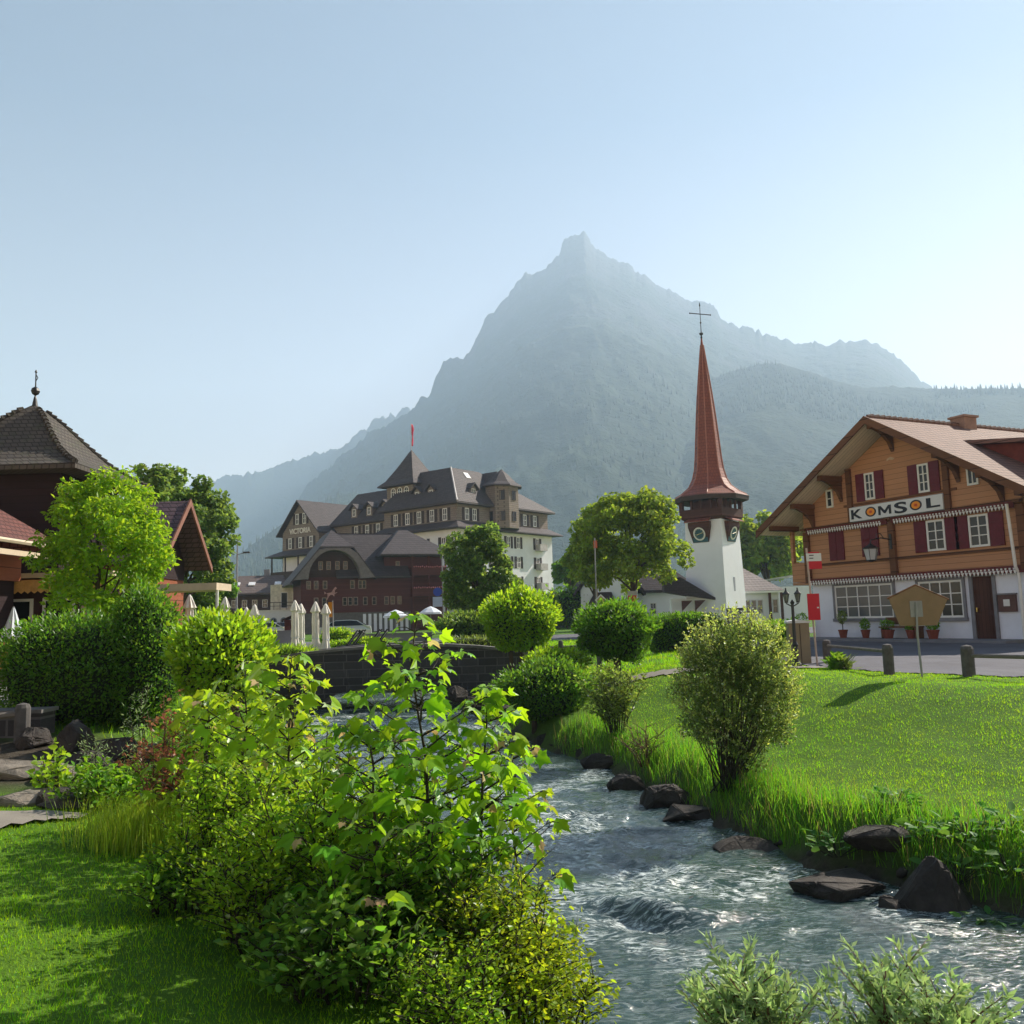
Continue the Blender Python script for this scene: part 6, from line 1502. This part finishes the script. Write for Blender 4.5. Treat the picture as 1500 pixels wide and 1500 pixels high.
# sun loungers
for k, (px, py, yd, lb) in enumerate(((512, 940, 35, 'black folding lounger leaning back next to the green shrub'), (521, 938, 36, 'second black lounger right of the first'), (545, 938, 35.5, 'black lounger in front of the grey wall'), (556, 938, 36, 'rightmost black lounger in front of the grey wall'))):
    p = at_y(px, py, yd); t = thing('sun_lounger', lb, 'sun lounger', (p[0], yd, 0), 0, 'black loungers behind the bridge'); m = MB()
    for s in (0, .5): m.tube([(-.35, s, .05), (.32, s, .95)], .03, 5); m.tube([(-.5, s, .32), (.05, s, .38)], .025, 5); m.tube([(.1, s, 0), (-.1, s, .4)], .02, 5)
    m.build('frame', iron, t); m = MB(); m.prism([(-.12, .03, .38), (.28, .03, .86), (.28, .47, .86), (-.12, .47, .38)], (-.015, 0, .015)); m.build('sling', plain('sling_grey', (.25, .25, .27)), t)

# ------------------------------------------------------------------ cars
def car(px, py, yd, deg, col, label, L=4.1):
    p = at_y(px, py, yd); t = thing('parked_car', label, 'car', (p[0], yd, 0), deg); H = 1.42; W = 1.7
    side = [(-.5, .28), (-.495, .55), (-.46, .62), (-.30, .68), (-.20, .90), (-.12, .985), (.12, 1.0), (.26, .95), (.40, .70), (.48, .66), (.5, .45), (.5, .28)]
    b = MB(); ws = [(-W / 2, .93), (-W / 2 + .05, 1), (W / 2 - .05, 1), (W / 2, .93)]
    rings = []
    for y, k in ((-W / 2, .0), (W / 2, .0)):
        rings.append([(x * L, y * (1 - .16 * max(0, (z - .66) / .34)), z * H) for x, z in side])
    b.grid(rings, True, True); pm = NT('car_paint_' + label[:6]); pm.bsdf(col, .25, .5, .3); b.build('body', pm.m, t)
    g = MB(); gs = [(-.285, .685), (-.195, .88), (-.12, .95), (.12, .965), (.245, .925), (.37, .70)]
    for y, s in ((-W / 2 - .004, 1), (W / 2 + .004, -1)): 
        r = [(x * L, y * (1 - .16 * max(0, (z - .66) / .34)), z * H) for x, z in gs]; g.face(r if s > 0 else r[::-1])
    g.prism([(-.30 * L, -W * .42, .685 * H), (-.30 * L, W * .42, .685 * H), (-.20 * L, W * .38, .90 * H), (-.20 * L, -W * .38, .90 * H)], (-.02, 0, .01)); g.prism([(.41 * L, W * .42, .70 * H), (.41 * L, -W * .42, .70 * H), (.27 * L, -W * .38, .945 * H), (.27 * L, W * .38, .945 * H)], (.02, 0, .01))
    g.build('car_windows', glass(), t)
    for x in (-.31, .31):
        for y in (-W / 2 + .08, W / 2 - .08):
            w = MB(); w.grid([[(x * L + r * math.cos(q), yy, .31 + r * math.sin(q)) for q in [2 * math.pi * k / 14 for k in range(14)]] for r, yy in ((.31, y - .1), (.31, y + .1))], True, True); w = w.build('wheel', plain('tyre', (.02, .02, .02)), t)
car(503, 918, 66, 8, (.55, .60, .60), 'silver car seen over the green shrub behind the parasols'); car(389, 908, 84, 4, (.5, .52, .56), 'pale car parked in front of the arcaded annex'); car(409, 909, 86, 4, (.30, .32, .36), 'grey car half hidden right of the pale one before the annex')
p = at_y(425, 905, 55); t = thing('garden_shed', 'small red brown shed behind the first closed parasol', 'shed', (p[0] - .35, 55, 0)); MB().box(0, 1.0, 0, 1, -.1, 1.5).build('wall', W_red, t); MB().prism([(-.15, -.1, 1.45), (1.1, -.1, 1.95), (1.1, -.1, 2.03), (-.15, -.1, 1.53)][::-1], (0, 1.3, 0)).build('roof', W_dk, t)

# ------------------------------------------------------------------ signs, lamps, street things near the chalet
M_red = plain('sign_red', (.52, .012, .03), .45, .06); M_white = plain('sign_white', (.66, .68, .70)); M_galv = plain('galvanised', (.26, .27, .28), .5, .15, 5, .5)
B0 = at_z(1198, 978, -.03); t = thing('bus_stop_sign', 'red and white bus stop sign on a slender pole before the orange chalet', 'sign', tuple(B0)); top = at_y(1181, 803, B0[1]) - B0
MB().tube([(0, 0, -.2), tuple(top)], .022, 7).build('pole', plain('pole_pinkish', (.45, .34, .30), .5), t)
def fpx(px, py): return at_y(px, py, B0[1]) - B0
a = fpx(1180, 811); c_ = fpx(1203, 832)
MB().box(a[0], c_[0], -.05, -.03, (a[2] + c_[2]) / 2 - .01, a[2]).build('white_panel', M_white, t); MB().box(a[0] + .05, c_[0], -.052, -.028, c_[2] - .02, (a[2] + c_[2]) / 2 - .012).build('red_panel', M_red, t); MB().box(a[0] + .05, c_[0] - .04, -.048, -.03, a[2] + .002, a[2] + .03).build('red_cap', M_red, t)
mk = MB()
for k, w in ((0, .10), (1, .09)): mk.box(a[0] + .06, a[0] + .06 + w, -.056, -.051, a[2] - .055 - k * .065, a[2] - .035 - k * .065)
mk.build('text_bars', M_ink, t)
r0 = fpx(1181, 870); r1 = fpx(1201, 908)
MB().box(r0[0], r1[0], -.06, -.035, r1[2] + .30 * 0, r0[2]).build('timetable_board', M_red, t); MB().box(r0[0] + .2, r1[0] - .02, -.064, -.0601, r1[2] + .26, r1[2] + .29).build('timetable_mark', M_white, t)
U0 = at_z(1184, 977, -.03) + np.array([-.02, .45, 0]); t = thing('utility_cabinet', 'tan electricity cabinet with a pale lid behind the bus stop pole', 'cabinet', tuple(U0), -8)
MB().box(-.22, .24, 0, .4, -.1, .98).build('body', plain('cabinet_tan', (.26, .21, .14), .7, .12, 2), t); MB().prism([(-.25, -.04, .982), (.27, -.04, .982), (.27, -.04, 1.02), (0, -.04, 1.06), (-.25, -.04, 1.03)][::-1], (0, .5, 0)).build('lid', M_white, t); MB().box(.02, .035, -.006, 0, .02, .95).build('door_gap', M_eave, t)
L0 = at_z(1167, 981, -.06); t = thing('street_lantern', 'black cast iron street lamp with two glass lanterns left of the bus stop', 'street lamp', tuple(L0)); hh = at_y(1157, 885, L0[1])[2] - L0[2]
b = MB(); b.lathe([(.12, -.2), (.12, .12), (.07, .2), (.055, .5), (.07, .55), (.04, .62), (.032, hh), (.05, hh + .03), (.01, hh + .1)], 12); b.tube([(-.14, 0, hh + .02), (0, 0, hh - .06), (.14, 0, hh + .02)], .015, 6); b.build('post', iron, t)
for sx in (-.13, .13):
    g = MB().lathe([(.035, 0), (.065, .16)], 6, (sx, 0, hh + .06)).build('lantern', plain('lantern_glass_dim', (.16, .17, .15), .2), t)
    b = MB(); b.lathe([(.085, .16), (.08, .18), (.03, .23), (.015, .27), (.02, .29), (.004, .31)], 6, (sx, 0, hh + .06)); b.lathe([(.04, -.03), (.04, 0)], 6, (sx, 0, hh + .06))
    for k in range(6): q = 2 * math.pi * k / 6; b.tube([(sx + .037 * math.cos(q), .037 * math.sin(q), hh + .06), (sx + .068 * math.cos(q), .068 * math.sin(q), hh + .22)], .005, 4)
    b.build('lantern_frame', iron, g)
N0 = at_z(1350, 994, -.02); t = thing('noticeboard_sign', 'back of a tan pentagonal board with a peaked top on a thin grey post', 'sign', tuple(N0))
def npx(px, py): return at_y(px, py, N0[1]) - N0
MB().prism([npx(*p) for p in ((1302, 876), (1341, 858), (1388, 877), (1373, 916), (1319, 917))][::-1], (0, .03, 0)).build('board', plain('board_tan', (.24, .165, .10), .8, .12, 3), t)
e = MB()
for p, q in (((1300, 877), (1341, 857)), ((1341, 857), (1390, 878))): e.tube([npx(*p) + np.array([0, .01, 0]), npx(*q) + np.array([0, .01, 0])], .018, 5)
e.build('cap_strip', W_beam, t); pp = [npx(*p) for p in ((1350, 994), (1343, 930), (1341, 882))]
MB().tube([p + np.array([0, -.03, 0]) for p in pp], .02, 7).build('post', M_galv, t)
q0 = npx(1334, 904); q1 = npx(1350, 880); MB().box(q0[0], q1[0], -.012, -.002, q0[2], q1[2]).build('bracket', M_galv, t)
def road_sign(name, label, foot, yd, top, build, ground=0.):
    b = at_y(foot[0], foot[1], yd); tp_ = at_y(top[0], top[1], yd); t = thing(name, label, 'sign', (b[0], yd, ground)); MB().tube([(0, 0, -.1), (tp_[0] - b[0], 0, tp_[2] - ground)], .035, 6).build('post', M_galv, t); build(t, lambda px, py: at_y(px, py, yd) - np.array([b[0], yd, ground]), ); return t
M_blue = plain('sign_blue', (.03, .08, .42), .4, .05); M_lblue = plain('sign_pale_blue', (.45, .55, .68), .5, .05)
def bs(t, f):
    c = f(641, 867); MB().grid([[(c[0] + .27 * math.cos(q), y, c[2] + .27 * math.sin(q)) for q in [2 * math.pi * k / 20 for k in range(20)]] for y in (-.06, -.04)], True, True).build('round_plate', M_blue, t)
    for k in range(4):
        a = f(634, 874.5 + k * 3.6); b_ = f(648, 877.6 + k * 3.6); MB().box(a[0], b_[0], -.06, -.04, b_[2], a[2]).build('direction_plate', M_lblue, t)
road_sign('direction_sign', 'round blue sign above a stack of pale direction plates on a tall grey post', (650, 920), 55, (647, 800), bs)
def ds(t, f):
    c = f(880, 879); r = .31; MB().prism([(c[0] - r, -.06, c[2]), (c[0], -.06, c[2] + r), (c[0] + r, -.06, c[2]), (c[0], -.06, c[2] - r)][::-1], (0, .02, 0)).build('border', M_white, t); r = .22; MB().prism([(c[0] - r, -.07, c[2]), (c[0], -.07, c[2] + r), (c[0] + r, -.07, c[2]), (c[0], -.07, c[2] - r)][::-1], (0, .008, 0)).build('plate', plain('sign_yellow', (.42, .30, .12), .5), t)
road_sign('priority_sign', 'diamond shaped yellow priority road sign before the white church gable', (881, 930), 46, (880, 872), ds)
def rs_(t, f):
    a = f(919, 866); b_ = f(933, 872); c = f(933, 881); MB().box(a[0], b_[0], -.06, -.04, b_[2], a[2]).build('white_panel', plain('dull_white', (.4, .38, .36)), t); MB().box(a[0], c[0], -.06, -.04, c[2], b_[2] - .004).build('red_panel', M_red, t)
road_sign('bus_stop_sign', 'small far red sign on a thin post in front of the round crowned tree', (932, 930), 42, (932, 864), rs_)
def ob(t, f):
    a = f(481, 882); b_ = f(488, 904); MB().box(a[0], b_[0], -.03, -.01, b_[2], a[2]).build('cloth', plain('banner_orange', (.65, .25, .02), .8, .1), t)
road_sign('banner', 'narrow orange banner hanging from a pole behind the closed parasols', (489, 930), 50, (487, 880), ob)
def fl(t, f):
    a = f(869, 792); b_ = f(875, 803); MB().box(a[0], b_[0], -.03, -.01, b_[2], a[2]).build('cloth', plain('banner_salmon', (.55, .13, .07), .8, .1), t)
road_sign('banner', 'small faded red flag on a pole in front of the round crowned tree', (874, 905), 47, (871, 788), fl)
P0 = at_y(346, 905, 58); t = thing('street_lamp', 'tall plain grey street lamp post rising above the lime shrub', 'street lamp', (P0[0], 58, 0)); h = at_y(347, 790, 58)[2]
MB().tube([(0, 0, 0), (.05, 0, h)], [.09, .05], 8).build('post', M_galv, t); MB().tube([(.05, 0, h - 1.0), (.55, 0, h - .9)], .03, 6).build('arm', M_galv, t); MB().box(.45, .85, -.1, .1, h - .93, h - .83).build('lamp_head', iron, t)
nb_ = at_y(1064, 891, 62); nb2 = at_y(1092, 914, 62); t = thing('notice_case', 'black framed notice case with pale posters before the church tower', 'notice board', (nb_[0], 62, 0), -10); hb_ = nb_[2]
MB().box(0, nb2[0] - nb_[0], 0, .12, .35, hb_).build('frame', iron, t)
for i in range(3): MB().box(.12 + i * .42, .48 + i * .42, -.012, 0, .5, hb_ - .15).build('poster', plain('poster_grey', (.35, .36, .36), .6, .5, 4), t)
m = MB(); m.box(.1, .18, .02, .1, -.1, .35); m.box(1.1, 1.18, .02, .1, -.1, .35); m.build('leg', iron, t)
# ------------------------------------------------------------------ pots and bench at the chalet wall
M_terra = plain('terracotta', (.20, .055, .035), .8, .2, 6); rs = np.random.RandomState(77)
def pot(px, py, h, r, label, kind):
    q = CH.on(px, py, -.55); w = CH.w(q[0], -.55, .11); t = thing('flower_pot', label, 'flower pot', tuple(w), 0, 'potted plants along the chalet wall'); MB().lathe([(r * .7, 0), (r, .26), (r * 1.08, .26), (r * 1.08, .31), (r * .9, .31), (r * .85, .27)], 12).build('pot', M_terra, t)
    n = 420; d = rdir(n, rs); P = d * np.array([r * 1.1, r * 1.1, h / 2]) * rs.uniform(.5, 1, (n, 1)) ** .5 + np.array([0, 0, .3 + h / 2 + (.25 if kind else 0)])
    leaves('plant', P, rdir(n, rs), rdir(n, rs), rs.uniform(.04, .09, n), 'oval', L_green if not kind else L_bank, t)
    if kind: MB().tube([(0, 0, .2), (0, 0, .6)], .02, 5).build('stem', M_stem, t)
pot(1236, 940, .5, .17, 'standard potted shrub on a thin stem near the left corner of the chalet', 1); pot(1269, 940, .42, .16, 'conical potted plant, second from the left on the chalet wall', 0); pot(1302, 942, .38, .22, 'wide potted plant left of the wooden bench', 0); pot(1336, 943, .16, .17, 'low terracotta pot hidden behind the pentagonal board post', 0); pot(1368, 943, .34, .2, 'spreading potted plant right of the wooden bench', 0)
t = thing('planter', 'tall dark planter against the left corner of the chalet', 'planter', tuple(CH.w(-.25, -.5, 0)), CH.deg); MB().grid([[(-.16, -.16, 0), (.16, -.16, 0), (.16, .16, 0), (-.16, .16, 0)], [(-.2, -.2, .7), (.2, -.2, .7), (.2, .2, .7), (-.2, .2, .7)]], True, True).build('pot', M_terra, t)
n = 260; d = rdir(n, rs); leaves('plant', d * .22 + np.array([0, 0, .85]), rdir(n, rs), rdir(n, rs), rs.uniform(.05, .1, n), 'oval', L_green, t)
q = CH.on(1295, 930, -.4)[0]; q2 = CH.on(1352, 930, -.4)[0]; t = thing('bench', 'plain brown wooden bench between the pots under the chalet windows', 'bench', tuple(CH.w(q, -.45, .11)), CH.deg)
MB().box(0, q2 - q, -.2, .15, .38, .43).build('seat', W_beam, t); MB().box(0, q2 - q, .2, .24, .5, .75).build('backrest', W_beam, t)
for x in (.08, q2 - q - .14): MB().box(x, x + .06, -.18, .2, 0, .379).build('leg', W_beam, t)
# agave like plants by the fence, small shrubs beyond the bridge
for i, (px, py, yd, mt, lb) in enumerate(((1238, 965, 18.8, L_bank, 'spiky pale leaved plant at the end of the fence before the chalet'), (1225, 968, 19.0, L_green, 'dark clump of leaves beside the utility cabinet'))):
    b_ = gbase(px, py, yd); n = 120; q = rs.uniform(0, 6.28, n); t = thing('broad_leaf_plant', lb, 'plant', tuple(b_)); P = rs.normal(size=(n, 3)) * .05 + np.array([0, 0, .08]); D = np.stack([np.cos(q), np.sin(q), rs.uniform(.2, 1.4, n)], 1); leaves('foliage', P, D, rdir(n, rs) * .3 + np.array([0, 0, 1]), rs.uniform(.12, .3, n), 'narrow' if i == 0 else 'oval', mt, t); MB().tube([(0, 0, -.1), (0, 0, .12)], .02, 5).build('stem', M_stem, t)
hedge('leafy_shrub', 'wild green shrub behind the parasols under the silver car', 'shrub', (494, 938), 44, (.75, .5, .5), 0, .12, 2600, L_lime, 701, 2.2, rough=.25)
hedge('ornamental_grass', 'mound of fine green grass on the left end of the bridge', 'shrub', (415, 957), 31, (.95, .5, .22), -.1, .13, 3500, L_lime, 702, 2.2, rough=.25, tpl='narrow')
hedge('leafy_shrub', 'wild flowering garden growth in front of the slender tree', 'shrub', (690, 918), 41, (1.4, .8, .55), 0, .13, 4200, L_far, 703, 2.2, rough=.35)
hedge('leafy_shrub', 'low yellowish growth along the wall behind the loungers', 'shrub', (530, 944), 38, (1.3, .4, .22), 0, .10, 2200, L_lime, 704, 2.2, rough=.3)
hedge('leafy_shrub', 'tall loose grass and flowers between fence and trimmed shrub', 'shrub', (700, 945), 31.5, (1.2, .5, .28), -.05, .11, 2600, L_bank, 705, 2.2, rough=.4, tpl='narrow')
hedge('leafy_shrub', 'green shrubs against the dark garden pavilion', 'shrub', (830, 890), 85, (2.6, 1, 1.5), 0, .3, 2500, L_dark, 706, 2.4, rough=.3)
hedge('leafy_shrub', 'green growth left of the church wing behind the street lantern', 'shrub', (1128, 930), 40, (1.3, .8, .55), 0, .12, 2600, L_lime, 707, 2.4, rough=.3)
